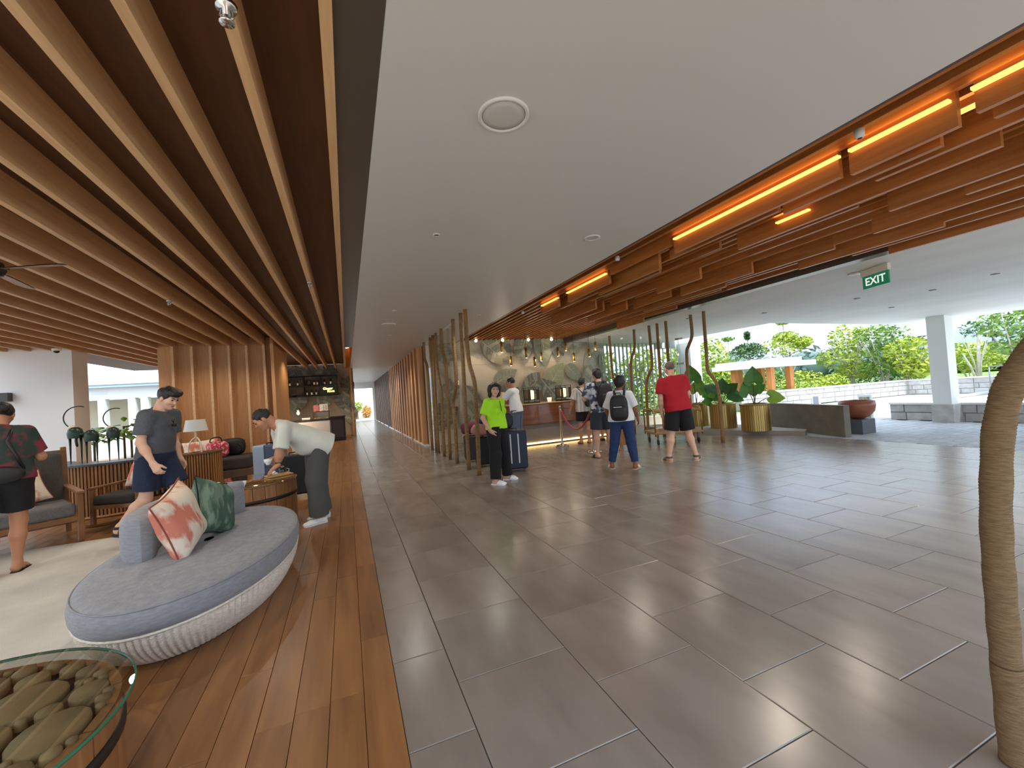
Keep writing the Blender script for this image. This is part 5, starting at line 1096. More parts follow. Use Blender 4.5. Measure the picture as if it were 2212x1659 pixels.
# ------------------------------------------------------------------ people: one smooth implicit surface per body / garment
def v3(*a): return np.array(a, float)
def cap(a, b, ra, rb=None, k=.02, clips=(), flat=None, op=1): return dict(t=0, a=np.array(a, float), b=np.array(b, float), ra=ra, rb=ra if rb is None else rb, k=k, clips=clips, flat=flat, op=op)
def ellp(c, r, k=.02, clips=(), rot=None, op=1): return dict(t=1, c=np.array(c, float), r=np.array(r, float), k=k, clips=clips, rot=rot, op=op)
def sdf(prims, P):
    D = np.full(len(P), 9.0, np.float32)
    for p in prims:
        if p['t'] == 0:
            a, b = p['a'], p['b']; m = np.maximum(p['ra'], p['rb'])+p['k']+.10
            lo, hi = np.minimum(a, b)-m, np.maximum(a, b)+m
        else:
            m = p['r'].max()+p['k']+.10; lo, hi = p['c']-m, p['c']+m
        ix = np.nonzero((P[:, 0] > lo[0]) & (P[:, 0] < hi[0]) & (P[:, 1] > lo[1]) & (P[:, 1] < hi[1]) & (P[:, 2] > lo[2]) & (P[:, 2] < hi[2]))[0]
        if len(ix) == 0: continue
        Q = P[ix]
        if p['t'] == 0:
            ab = b-a; l2 = float(ab @ ab)+1e-12; t = np.clip((Q-a) @ ab/l2, 0, 1); q = Q-(a+t[:, None]*ab)
            if p['flat'] is not None:
                n, f = p['flat']; qn = q @ n; q = q+np.outer(qn*(1/f-1), n); d = np.sqrt((q*q).sum(1))-(p['ra']+(p['rb']-p['ra'])*t); d *= (f if f < 1 else 1)**.5
            else: d = np.sqrt((q*q).sum(1))-(p['ra']+(p['rb']-p['ra'])*t)
        else:
            q = Q-p['c']
            if p['rot'] is not None: q = q @ p['rot']
            k0 = np.sqrt(((q/p['r'])**2).sum(1)); k1 = np.sqrt(((q/p['r']**2)**2).sum(1))+1e-9; d = k0*(k0-1)/k1
        for pt, n in p['clips']: d = np.maximum(d, (Q-pt) @ n)
        d = d.astype(np.float32)
        if p['op'] > 0:
            k = p['k']; e = D[ix]; h = np.maximum(k-np.abs(e-d), 0)/k if k > 0 else 0; D[ix] = np.minimum(e, d)-h*h*k*.25
        else: D[ix] = np.maximum(D[ix], -d)
    return D
def sdf_mesh(prims, h=.009, disp=None, extra_clip=()):
    los, his = [], []
    for p in prims:
        if p['op'] < 0: continue
        if p['t'] == 0: m = max(p['ra'], p['rb']); los.append(np.minimum(p['a'], p['b'])-m); his.append(np.maximum(p['a'], p['b'])+m)
        else: m = p['r'].max(); los.append(p['c']-m); his.append(p['c']+m)
    S = 4; lo = np.min(los, 0)-.03; hi = np.max(his, 0)+.03; nb = np.ceil((hi-lo)/(h*S)).astype(int)+1
    def f(P):
        d = sdf(prims, P)
        for pt, n in extra_clip: d = np.maximum(d, ((P-pt) @ n).astype(np.float32))
        return d
    g = [lo[i]+(np.arange(nb[i])+.5)*h*S for i in range(3)]
    cc = np.stack(np.meshgrid(*g, indexing='ij'), -1).reshape(-1, 3); dc = f(cc).reshape(nb)
    near = np.abs(dc) < h*S*1.5
    nd = near.copy()
    for ax in range(3):
        a = np.zeros_like(nd); sl = [slice(None)]*3; s2 = [slice(None)]*3; sl[ax] = slice(1, None); s2[ax] = slice(None, -1)
        a[tuple(sl)] |= nd[tuple(s2)]; a[tuple(s2)] |= nd[tuple(sl)]; nd = nd | a
    D = np.repeat(np.repeat(np.repeat(np.where(dc < 0, -1, 1).astype(np.float32), S, 0), S, 1), S, 2)
    mk = np.repeat(np.repeat(np.repeat(nd, S, 0), S, 1), S, 2)
    ii = np.argwhere(mk); P = lo+(ii+.5)*h-0.0
    d = f(P)
    if disp is not None: d = d+disp(P).astype(np.float32)
    D[ii[:, 0], ii[:, 1], ii[:, 2]] = d
    D[[0, -1]] = 1; D[:, [0, -1]] = 1; D[:, :, [0, -1]] = 1
    return surface_nets(D, lo+.5*h, h)
def surface_nets(D, org, h):
    S = D < 0; c = [S[i:S.shape[0]-1+i, j:S.shape[1]-1+j, k:S.shape[2]-1+k] for i in (0, 1) for j in (0, 1) for k in (0, 1)]
    cnt = sum(x.astype(np.int8) for x in c); act = (cnt > 0) & (cnt < 8); ids = np.argwhere(act); n = len(ids)
    idx = np.full(act.shape, -1, np.int64); idx[act] = np.arange(n)
    V = {(i, j, k): D[ids[:, 0]+i, ids[:, 1]+j, ids[:, 2]+k] for i in (0, 1) for j in (0, 1) for k in (0, 1)}
    acc = np.zeros((n, 3)); w_ = np.zeros(n)
    for ax in range(3):
        for u in (0, 1):
            for v in (0, 1):
                a = [u, v]; a.insert(ax, 0); b = [u, v]; b.insert(ax, 1); A, B = V[tuple(a)], V[tuple(b)]; m = (A < 0) != (B < 0)
                t = np.where(m, A/np.where(m, A-B, 1), 0); p = np.empty((n, 3)); o = [q for q in range(3) if q != ax]
                p[:, ax] = t; p[:, o[0]] = u; p[:, o[1]] = v; acc[m] += p[m]; w_[m] += 1
    verts = org+(ids+acc/w_[:, None])*h; F = []
    for ax in range(3):
        o = [q for q in range(3) if q != ax]; s0 = [slice(None)]*3; s1 = [slice(None)]*3
        s0[ax] = slice(0, -1); s1[ax] = slice(1, None)
        for q in o: s0[q] = slice(1, -1); s1[q] = slice(1, -1)
        A, B = S[tuple(s0)], S[tuple(s1)]; e = np.argwhere(A != B); a_in = A[A != B]
        for q in o: e[:, q] += 1
        def cell(du, dv):
            x = e.copy(); x[:, o[0]] += du; x[:, o[1]] += dv; return idx[x[:, 0], x[:, 1], x[:, 2]]
        q = np.stack([cell(-1, -1), cell(0, -1), cell(0, 0), cell(-1, 0)], 1)
        flip = a_in if ax != 1 else ~a_in
        q[~flip] = q[~flip][:, ::-1]; F.append(q)
    return verts, np.concatenate(F)
def np_mesh(name, verts, faces, mt):
    me = bpy.data.meshes.new(name); me.vertices.add(len(verts)); me.vertices.foreach_set('co', verts.astype(np.float32).ravel())
    me.loops.add(faces.size); me.loops.foreach_set('vertex_index', faces.astype(np.int32).ravel()); me.polygons.add(len(faces))
    me.polygons.foreach_set('loop_start', np.arange(0, faces.size, 4, dtype=np.int32)); me.polygons.foreach_set('loop_total', np.full(len(faces), 4, np.int32))
    me.polygons.foreach_set('use_smooth', np.ones(len(faces), bool)); me.update(calc_edges=True); me.validate(); me.materials.append(mt); return me
def rotx(a): c, s = math.cos(a), math.sin(a); return np.array([[1, 0, 0], [0, c, -s], [0, s, c]])
def roty(a): c, s = math.cos(a), math.sin(a); return np.array([[c, 0, s], [0, 1, 0], [-s, 0, c]])
def rotz(a): c, s = math.cos(a), math.sin(a); return np.array([[c, -s, 0], [s, c, 0], [0, 0, 1]])
def nrm(v): return v/(np.linalg.norm(v)+1e-9)
SKIN = {k: mat('skin_'+k, c, .5, spec=.35) for k, c in dict(light=(214, 166, 138), tan=(188, 134, 102), brown=(140, 92, 66), fair=(222, 176, 150)).items()}
M_hair = mat('hair_black', (22, 18, 16), .45, noise=(60, .3, .7), col2=(34, 28, 24), stretch=(1, 1, .15), bump=(120, .5)); M_hairg = mat('hair_grey', (96, 84, 74), .6, noise=(60, .3, .7), col2=(124, 112, 100), bump=(120, .5))
M_eye = mat('eye_dark', (34, 26, 22), .2); M_lip = mat('lip', (168, 92, 84), .5); M_brow = mat('brow', (40, 30, 26), .8)

class Person:
    def __init__(s, label, loc, face, H, skin='tan', female=False, fat=1.0, lean=0, side=0, twist=0, head=(0, 0, 0), arms=None, legs=None, hipdz=0):
        s.sc = H/1.722; s.female = female; s.fat = fat; s.skin = SKIN[skin]
        f = nrm(v3(face[0], face[1], 0)); s.th = math.atan2(-f[0], f[1])
        s.root = thing('person', label, 'person', (loc[0], loc[1], (loc[2] if len(loc) > 2 else 0)+.018*H/1.722), s.th)
        lean, side, twist = (math.radians(x) for x in (lean, side, twist))
        s.hz = .95+hipdz; s.RT = rotz(twist) @ roty(side) @ rotx(-lean)
        s.hip = v3(0, 0, s.hz)
        s.T = lambda x, y, z: s.hip+s.RT @ v3(x, y, z-.95)
        sw = .165 if female else .185
        s.sh = {'R': s.T(sw, -.005, 1.405), 'L': s.T(-sw, -.005, 1.405)}
        s.el, s.wr = {}, {}
        arms = arms or {}
        for k, sg in (('R', 1), ('L', -1)):
            e, w_ = arms.get(k, ((.045*sg, -.02, -.285), (.06*sg, .06, -.53)))
            s.el[k] = s.sh[k]+v3(*e); s.wr[k] = s.sh[k]+v3(*w_)
        s.hj, s.kn, s.an, s.toe = {}, {}, {}, {}
        legs = legs or {}
        for k, sg in (('R', 1), ('L', -1)):
            kn, an, ta = legs.get(k, ((.015*sg, .015, -.44), (.02*sg, -.01, -.865), 8*sg))
            s.hj[k] = v3(.092*sg, 0, s.hz-.02); s.kn[k] = s.hj[k]+v3(*kn); s.an[k] = s.hj[k]+v3(*an); a = math.radians(ta); s.toe[k] = v3(math.sin(a), math.cos(a), 0)
        hy, hp, hr = (math.radians(x) for x in head)
        s.HR = rotz(-hy) @ rotx(-hp) @ roty(hr); s.HR = s.HR
        s.nb = s.T(0, -.005, 1.46); s.hc = s.nb+.35*(s.RT @ v3(0, .01, .05))+.65*v3(0, 0, .035)+s.HR @ v3(0, .035, .13)
        s.hcn = s.hc
    def H_(s, x, y, z): return s.hc+s.HR @ v3(x, y, z)
    # torso primitives, grown by t
    def torso(s, t=0, k=.05):
        F = s.fat; n = s.RT @ v3(0, 1, 0); T = s.T; fm = s.female
        return [cap(T(sx*.02, -.02, 1.455), T(sx*.125, -.015, 1.415), .045+t*.6, .048+t*.6, k=.04) for sx in (-1, 1)]+[cap(T(-.055*F, 0, 1.27), T(.055*F, 0, 1.27), .112*F+t, k=k, flat=(n, .80)), cap(T(-.11*(.9 if fm else 1), -.01, 1.385), T(.11*(.9 if fm else 1), -.01, 1.385), .062+t, k=k),
                cap(T(-.045*F, .004, 1.10), T(.045*F, .004, 1.10), (.098 if fm else .104)*F+t, k=k, flat=(n, .84 if F < 1.1 else .95)), cap(T(-.07*F, -.004, .96), T(.07*F, -.004, .96), (.108 if fm else .102)*F+t, k=k, flat=(n, .92))]+(
                [ellp(T(sx*.075, .085, 1.25), (.07+t*.6,)*3, k=.05) for sx in (-1, 1)] if fm else [])+([ellp(T(0, .06, 1.08), (.13*F+t, .11*F+t, .14), k=.06)] if F > 1.1 else [])
    def arm_prims(s, k, t=0, upto=None):
        a, e, w_ = s.sh[k], s.el[k], s.wr[k]; q = .92 if s.female else 1.0; F = .5+.5*s.fat
        if upto is not None:
            c = a+(e-a)*upto; return [cap(a, c+(e-a)*.05, .056*q*F+t, .050*q*F+t+.008, k=.04, clips=[(c, nrm(e-a))])]
        return [cap(a, e, .052*q*F+t, .040*q*F+t, k=.04), cap(e, e+(w_-e)*.35, .040*q*F+t, .041*q*F+t, k=.03), cap(e+(w_-e)*.35, w_, .041*q*F+t, .026*q+t, k=.03)]
    def leg_prims(s, k, t=0, knee=True):
        h, n, a = s.hj[k], s.kn[k], s.an[k]; F = .4+.6*s.fat; q = 1.0
        out = [cap(h, n, .088*F+t, .056*F+t, k=.04)]
        d = nrm(a-n); back = nrm(np.cross(np.cross(d, s.toe[k]), d))
        out += [cap(n, n+(a-n)*.35-back*.012, .056*F+t, .055*F+t, k=.03), cap(n+(a-n)*.35-back*.012, a, .055*F+t, .034+t, k=.03)]
        return out
    def foot_prims(s, k, t=0):
        a = s.an[k]; f = s.toe[k]; g = v3(a[0], a[1], 0); z = a[2]-.085; r = v3(f[1], -f[0], 0)*(1 if k == 'R' else -1)
        return [cap(a, g-f*.035+v3(0, 0, z+.045), .036+t, .036+t, k=.03), cap(g-f*.035+v3(0, 0, z+.036), g+f*.11+v3(0, 0, z+.028)+r*.008, .034+t, .030+t, k=.03), cap(g+f*.07-r*.018+v3(0, 0, z+.03), g+f*.165-r*.02+v3(0, 0, z+.018), .026+t, .016+t, k=.02), cap(g+f*.07+r*.022+v3(0, 0, z+.026), g+f*.145+r*.03+v3(0, 0, z+.016), .024+t, .014+t, k=.02)]
    def hand_prims(s, k, curl=.35, dirv=None, pn=None):
        sg = 1 if k == 'R' else -1; w_ = s.wr[k]; u = nrm(w_-s.el[k]) if dirv is None else nrm(v3(*dirv))
        n = v3(-sg, 0, 0) if pn is None else v3(*pn); n = nrm(n-u*(n @ u)); tdir = nrm(np.cross(n, u))*1.0
        if pn is None and tdir[1] < 0: tdir = -tdir
        out = []; lens = (.068, .076, .070, .054)
        for i in range(4):
            off = (1.5-i)*.021; kn_ = w_+u*(.088-.004*abs(i-1))+tdir*off; out.append(cap(w_+tdir*off*.5, kn_, .019, .0125, k=.02))
            p = kn_; a = curl*.8*(1+.08*i)
            for j, fr in enumerate((.45, .32, .23)):
                d = u*math.cos(a)+n*math.sin(a); q = p+d*lens[i]*fr*1.02; out.append(cap(p, q, .0100-.0008*j, .0095-.001*j, k=.006)); p = q; a += curl*.9
        b = w_+u*.022+tdir*.022; d1 = nrm(u*.72+tdir*.62+n*.25); m1 = b+d1*.048; d2 = nrm(u*.9+tdir*.25+n*(.2+.5*curl)); out += [cap(b, m1, .016, .0125, k=.015), cap(m1, m1+d2*.030, .0115, .0105, k=.008), cap(m1+d2*.030, m1+d2*.052+n*.006*curl, .0105, .009, k=.008)]
        return out
    def build(s, hands=None, barefoot=True, res=.0085):
        hands = hands or {}
        H = s.H_; p = s.torso(0)+[cap(s.T(0, -.01, 1.42), H(0, -.03, -.05), .056 if not s.female else .048, .050 if not s.female else .044, k=.03), cap(s.T(0, -.035, 1.43), H(0, -.045, -.03), .050, .046, k=.03)]
        p += [ellp(H(0, -.012, .03), (.074, .094, .088), k=.02, rot=s.HR), cap(H(0, .012, -.035), H(0, .046, -.082), .056, .036, k=.035), ellp(H(0, .045, -.035), (.054, .045, .07), k=.03, rot=s.HR)]
        p += [cap(H(0, .084, .012), H(0, .104, -.022), .010, .0135, k=.012), ellp(H(.024, .088, -.024), (.010, .010, .008), k=.012), ellp(H(-.024+.006, .088, -.024), (.010, .010, .008), k=.012), ellp(H(0, .080, -.058), (.026, .014, .012), k=.014, rot=s.HR), ellp(H(0, .074, -.094), (.022, .018, .016), k=.02, rot=s.HR)]
        for sx in (-1, 1):
            p.append(ellp(H(sx*.078, -.006, -.012), (.012, .020, .032), k=.008, rot=s.HR)); p.append(ellp(H(sx*.032, .074, .030), (.022, .014, .010), k=.02, rot=s.HR)); p.append(ellp(H(sx*.045, .060, -.022), (.022, .022, .020), k=.03, rot=s.HR))
        for k in ('R', 'L'):
            p += s.arm_prims(k)+s.leg_prims(k)+s.foot_prims(k)+s.hand_prims(k, **hands.get(k, {}))
        s.mesh('body', p, s.skin, res)
        for sx in (-1, 1):
            MB().ell(H(sx*.031, .0855, .010)*s.sc, tuple(x*s.sc for x in (.0135, .006, .0068)), 10, 6, Matrix(s.HR.tolist())).build('eye', M_eye, s.root)
            a, b = H(sx*.016, .094, .030)*s.sc, H(sx*.05, .078, .032)*s.sc; MB().tube([a, (a+b)/2+np.array((0, 0, .004*s.sc)), b], [.0035*s.sc, .0045*s.sc, .002*s.sc], 6).build('eyebrow', M_brow, s.root)
        MB().ell(H(0, .0925, -.060)*s.sc, tuple(x*s.sc for x in (.024, .005, .0075)), 12, 6, Matrix(s.HR.tolist())).build('mouth', M_lip, s.root)
        return s
    def mesh(s, name, prims, mt, res=.009, disp=None, clip=()):
        v, f = sdf_mesh(prims, res, disp, clip); return link(name, np_mesh(name, v*s.sc, f, mt), s.root)
    def folds(s, amp, seed=0):
        r = np.random.RandomState(seed); A = r.uniform(-1, 1, (5, 3))*np.array([16, 16, 26]); ph = r.uniform(0, 6, 5)
        A2 = r.uniform(-1, 1, (3, 3))*45
        return lambda P: amp*(np.sin(P @ A.T+ph).sum(1)*.35+.35*np.sin(P @ A2.T).sum(1)*.5)
    def shirt(s, name, mt, hem=.90, sleeve=.60, t=.020, amp=.004, loose=.0, seed=1, collar=None, op=None, res=.009):
        n = nrm(s.RT @ v3(0, 0, 1)); base = s.T(0, 0, hem); p = [dict(q) for q in s.torso(t)]
        fl = s.RT @ v3(0, 1, 0)
        p.append(cap(s.T(-.05*s.fat, 0, 1.15), s.T(-.05*s.fat, 0, hem-.05), .105*s.fat+t, .112*s.fat+t+loose, k=.05, flat=(fl, .9))); p.append(cap(s.T(.05*s.fat, 0, 1.15), s.T(.05*s.fat, 0, hem-.05), .105*s.fat+t, .112*s.fat+t+loose, k=.05, flat=(fl, .9)))
        neck = s.T(0, .01, 1.468); nn = nrm(s.RT @ v3(0, .35, 1)); p += [q for k in ('R', 'L') for q in s.arm_prims(k, t+.004, sleeve)]
        p.append(cap(s.T(0, -.01, 1.40), s.T(0, -.014, 1.47), .072, .066, k=.03))
        o = s.mesh(name, p, mt, res, s.folds(amp, seed), [(base, -n), (neck, nn)])
        if collar: s.mesh('collar', [cap(s.T(-.045, -.03, 1.462), s.T(.0, -.05, 1.468), .022, k=.02), cap(s.T(.045, -.03, 1.462), s.T(.0, -.05, 1.468), .022, k=.02), cap(s.T(-.05, -.02, 1.455), s.T(-.025, .055, 1.43), .016, k=.02), cap(s.T(.05, -.02, 1.455), s.T(.025, .055, 1.43), .016, k=.02)], collar, .008)
        return o
    def shorts(s, name, mt, frac=.85, t=.022, flare=.02, top=1.02, amp=.003, seed=2, shin=None, res=.009, ankle=.05):
        """frac: how far down the thigh; shin: trouser legs down to this height above the ankle"""
        n = nrm(s.RT @ v3(0, 0, 1)); F = .4+.6*s.fat
        p = [cap(s.hip+v3(-.065*s.fat, 0, -.0), s.hip+v3(.065*s.fat, 0, -.0), (.106 if s.female else .10)*s.fat+t, k=.05), cap(s.T(-.05*s.fat, 0, 1.03), s.T(.05*s.fat, 0, 1.03), .10*s.fat+t, k=.05, flat=(s.RT @ v3(0, 1, 0), .92))]
        for k in ('R', 'L'):
            h, kn, a = s.hj[k], s.kn[k], s.an[k]
            if shin is not None: p += [dict(q_, k=.03) for q_ in s.leg_prims(k, t)[:2]]
            if shin is None:
                c = h+(kn-h)*frac; p.append(cap(h, c+(kn-h)*.06, .088*F+t, .064*F+t+flare, k=.025, clips=[(c, nrm(kn-h))]))
            else:
                c = a+v3(0, 0, shin-.085); d = nrm(a-kn); p.append(cap(h, kn, .088*F+t, .058*F+t+flare*.7, k=.03)); p.append(cap(kn, a+d*.02, .058*F+t+flare*.7, .040+t+flare, k=.03, clips=[(a+d*(-shin), d)]))
        return s.mesh(name, p, mt, res, s.folds(amp, seed), [(s.T(0, 0, top), n)])
    def hair(s, style='short', mt=None, res=.0085):
        H = s.H_; mt = mt or M_hair; R = s.HR; F = lambda x, y, z: nrm(R @ v3(x, y, z)); amp = lambda P: .0035*np.sin(P @ np.array([70, 40, 30]))*np.sin(P @ np.array([-35, 66, 41]))
        skull = ellp(H(0, -.020, .036), (.088, .106, .097), k=.02, rot=R)
        face = [(H(0, .066, .060), F(0, .86, -.50))]
        if style == 'short': p = [dict(skull, clips=face+[(H(0, -.02, -.060), F(0, .50, -1))]), cap(H(-.03, -.075, -.01), H(-.02, -.078, -.055), .045, .034, k=.03), cap(H(.03, -.075, -.01), H(.02, -.078, -.055), .045, .034, k=.03), ellp(H(0, .035, .105), (.068, .058, .034), k=.03, rot=R)]
        elif style == 'crop': p = [dict(ellp(H(0, -.018, .034), (.080, .100, .092), k=.02, rot=R), clips=face+[(H(0, -.02, -.03), F(0, .45, -1))])]
        elif style == 'fringe': p = [dict(skull, clips=face+[(H(0, -.02, -.045), F(0, .50, -1))]), ellp(H(.0, .055, .096), (.078, .060, .040), k=.03, rot=R), ellp(H(.02, .085, .085), (.05, .035, .028), k=.03, rot=R)]
        elif style == 'bun': p = [dict(skull, clips=face+[(H(0, -.02, -.05), F(0, .40, -1))]), ellp(H(.02, -.135, .02), (.055, .045, .05), k=.02, rot=R)]
        elif style == 'bob': p = [dict(ellp(H(0, -.022, .03), (.096, .112, .104), k=.02, rot=R), clips=face), cap(H(-.06, -.055, 0), H(-.06, -.055, -.10), .058, .045, k=.05), cap(H(.06, -.055, 0), H(.06, -.055, -.10), .058, .045, k=.05), cap(H(0, -.075, 0), H(0, -.075, -.10), .07, .05, k=.05), cap(H(-.083, -.005, .06), H(-.090, -.004, -.10), .028, .022, k=.03), cap(H(.083, -.005, .06), H(.090, -.004, -.10), .028, .022, k=.03), ellp(H(.0, .066, .088), (.066, .036, .030), k=.03, rot=R)]
        elif style == 'puff': p = [ellp(H(0, -.035, .045), (.108, .112, .112), k=.02, rot=R, clips=[(H(0, .05, .05), F(0, .9, -.4))]), ellp(H(.03, -.07, .12), (.06, .06, .05), k=.05, rot=R), cap(H(0, -.065, 0), H(0, -.07, -.04), .07, .055, k=.04)]
        elif style == 'long': p = [dict(skull, clips=face), cap(H(-.05, -.06, 0), H(-.05, -.07, -.30), .058, .045, k=.05), cap(H(.05, -.06, 0), H(.05, -.07, -.30), .058, .045, k=.05), cap(H(0, -.08, 0), H(0, -.085, -.33), .065, .045, k=.05)]
        s.mesh('hair', p, mt, res, amp)
    def sole(s, k, mt, z0=-.018, z1=.006, grow=.0, name='sole'):
        a = s.an[k]; f = s.toe[k]; r = v3(f[1], -f[0], 0)*(1 if k == 'R' else -1); lift = a[2]-.085
        out = []
        for u, w_ in ((-.085, .0), (-.08, .026), (-.04, .036), (.03, .034), (.09, .044), (.13, .043), (.165, .034), (.185, .012)): out.append((u, w_+grow))
        pts = [v3(a[0], a[1], 0)+f*u+r*(w_+.004) for u, w_ in out]+[v3(a[0], a[1], 0)+f*u-r*(w_-.004) for u, w_ in out[::-1]]
        if k == 'L': pts = pts[::-1]
        return link(name, MB().prism([(p[0]*s.sc, p[1]*s.sc) for p in pts][::-1], (z0+lift)*s.sc, (z1+lift)*s.sc).mesh(name, mt), s.root, bevel=.004)
    def shoes(s, kind, m1, m2=None):
        m2 = m2 or m1
        for k in ('R', 'L'):
            a = s.an[k]; f = s.toe[k]; g = v3(a[0], a[1], 0); r = v3(f[1], -f[0], 0)*(1 if k == 'R' else -1); z = a[2]-.085
            if kind == 'sneaker':
                s.sole(k, m2, -.018, .026, .006); s.mesh('shoe', [q for q in s.foot_prims(k, .010)], m1, .008, None, [(a+v3(0, 0, -.012), v3(0, 0, 1)), (v3(0, 0, z+.012), v3(0, 0, -1))])
            elif kind == 'clog':  # thick foam upper
                s.sole(k, m2, -.018, .018, .012); s.mesh('shoe', s.foot_prims(k, .018), m1, .008, None, [(g+f*.035, -nrm(f+v3(0, 0, -.55))), (v3(0, 0, z+.012), v3(0, 0, -1))])
            else:
                s.sole(k, m2, -.018, .006, .010)
                c1, c2 = g+f*.055+r*.055+v3(0, 0, z+.012), g+f*.055-r*.05+v3(0, 0, z+.012); top = g+f*.075+v3(0, 0, z+.068); toe = g+f*.125-r*.012+v3(0, 0, z+.045)
                if kind == 'flip': MB().tube([p*s.sc for p in (c1, (c1+toe)/2+v3(0, 0, .022), toe)], .007*s.sc, 6).tube([p*s.sc for p in (c2, (c2+toe)/2+v3(0, 0, .022), toe)], .007*s.sc, 6).build('strap', m1, s.root)
                else:
                    s.mesh('strap', s.foot_prims(k, .007), m1, .007, None, [(g+f*.035, -f), (g+f*.105, f), (v3(0, 0, z+.01), v3(0, 0, -1))])
                    if kind == 'sandal': s.mesh('ankle_strap', s.foot_prims(k, .008)+s.leg_prims(k, .006), m1, .007, None, [(v3(0, 0, z+.062), v3(0, 0, -1)), (v3(0, 0, z+.092), v3(0, 0, 1))])
def backpack(label, per, mt, w_=.30, h_=.44, d_=.16, zc=1.19, strip=None, seed=1, off=0):
    """a pack worn on the back: a thing of its own, placed on the wearer's shoulder blades"""
    t = thing('backpack', label, 'bag', per.root.location, per.th); sc = per.sc
    n = per.RT @ v3(0, 1, 0); u = per.RT @ v3(0, 0, 1); x = per.RT @ v3(1, 0, 0); c = per.T(off, -.115-d_/2-.02, zc)
    B = np.stack([x, n, u], 1); P = []; 
    for i in range(17):
        th = PI*i/16; row = []
        for k in range(32):
            a = 2*PI*k/32; sq = lambda v, e: math.copysign(abs(v)**e, v)
            cx_, cy_, cz_ = sq(math.sin(th), .5)*sq(math.cos(a), .5), sq(math.sin(th), .5)*sq(math.sin(a), .55), sq(math.cos(th), .55)
            tp = 1-.16*max(cz_, 0)**2; row.append(tuple((c+B @ v3(w_/2*cx_*tp, d_/2*cy_*(1-.25*max(cz_, 0)), h_/2*cz_))*sc))
        P.append(row[::-1])
    MB().grid(P, True).build('body', mt, t)
    p2 = c+B @ v3(0, -d_*.42, -h_*.16); P = []
    for i in range(9):
        th = PI*i/8; P.append([tuple((p2+B @ v3(w_*.40*math.copysign(abs(math.sin(th)*math.cos(2*PI*k/20))**.5, math.cos(2*PI*k/20)), .045*math.sin(th)*math.sin(2*PI*k/20), h_*.24*math.copysign(abs(math.cos(th))**.5, math.cos(th))))*sc) for k in range(20)][::-1])
    MB().grid(P, True).build('pocket', mt, t)
    if strip:
        q = c+B @ v3(-.02, -d_*.42-.048, .02); MB().obox(q*sc, x*.075*sc, n*.004, u*.006*sc).build('reflective_strip', strip, t)
    MB().tube([tuple((c+B @ v3(*q))*sc) for q in ((-.05, 0, h_/2-.02), (-.04, -.01, h_/2+.03), (.04, -.01, h_/2+.03), (.05, 0, h_/2-.02))], .011*sc, 6).build('grab_handle', M_black, t)
    for k, sg in (('R', 1), ('L', -1)):
        q = [per.T(sg*.085, -.15, 1.36), per.T(sg*.095, -.10, 1.47), per.T(sg*.10, .0, 1.485), per.T(sg*.115, .10, 1.42), per.T(sg*.14, .155, 1.28), per.T(sg*.165, .10, 1.10), per.T(sg*.15, -.06, 1.02), per.T(sg*.12, -.14, 1.02)]
        pts = smooth_path([tuple(v*sc) for v in q], 5); m = MB(); m.tube(pts, .020*sc, 8); m.build('strap', M_black, t)
    return t
M_white_sole = mat('white_sole', (232, 232, 230), .5); M_blksole = mat('black_sole', (30, 28, 28), .7); M_tansole = mat('tan_sole', (206, 186, 160), .6)
def cloth(name, col, **k): return mat(name, col, .9, bump=(140, .12), **k)
# 1 woman at the left edge, seen from behind
p = Person('woman seen from behind in a dark floral shirt and black shorts at the left edge', (-3.13, 5.58, .012), (-.38, .92), 1.63, 'tan', True, 1.18, lean=4, head=(4, 22, 0),
    arms={'R': ((.10, .04, -.27), (.02, .24, -.20)), 'L': ((-.10, .04, -.27), (-.02, .24, -.20))}, legs={'R': ((.0, .08, -.44), (-.02, .05, -.865), 12), 'L': ((.0, -.03, -.44), (.005, -.08, -.865), -10)})
p.build({'R': dict(curl=.7), 'L': dict(curl=.7)})
p.shirt('shirt', cloth('floral_dark', (44, 58, 52), noise=(7, .44, .56), col2=(128, 44, 58)), .93, .80, .022, .005, .01, 3); p.shorts('shorts', cloth('black_cotton', (20, 20, 22)), .72, .024, .02, 1.04); p.hair('bun'); p.shoes('flip', M_black, M_blksole)
t = thing('belt_bag', 'black belt bag worn across the back of the woman in the floral shirt', 'bag', p.root.location, p.th)
c = p.T(0, -.175, .985); MB().ell(tuple(c*p.sc), (.17, .05, .085), 20, 10).build('pouch', M_blk, t); MB().tube([tuple(p.T(*q)*p.sc) for q in ((.16, -.10, 1.02), (.12, -.17, 1.16), (.06, -.165, 1.32), (.09, -.06, 1.475), (.02, .12, 1.40))], .014, 6).build('strap', M_black, t)
# 2 man in grey
p = Person('man in a grey t-shirt and navy shorts walking past the ribbed consoles', (-2.05, 5.92, .012), (.93, -.34), 1.735, 'fair', False, 1.08, lean=9, head=(6, 30, 0),
    arms={'R': ((.05, -.03, -.285), (.06, .10, -.52)), 'L': ((-.04, -.04, -.285), (-.05, .02, -.53))}, legs={'R': ((.01, -.05, -.435), (-.02, -.37, -.735), 20), 'L': ((-.01, .16, -.41), (-.03, .14, -.865), -4)})
p.build({'R': dict(curl=.6), 'L': dict(curl=.5)})
p.shirt('t_shirt', cloth('grey_marl', (92, 96, 102), noise=(60, .3, .7), col2=(80, 84, 90)), .90, .72, .018, .004, .0, 5); p.shorts('shorts', cloth('navy_cotton', (34, 46, 72), noise=(50, .3, .7), col2=(26, 36, 58)), .80, .026, .03, 1.0); p.hair('fringe'); p.shoes('sandal', M_black, M_blksole)
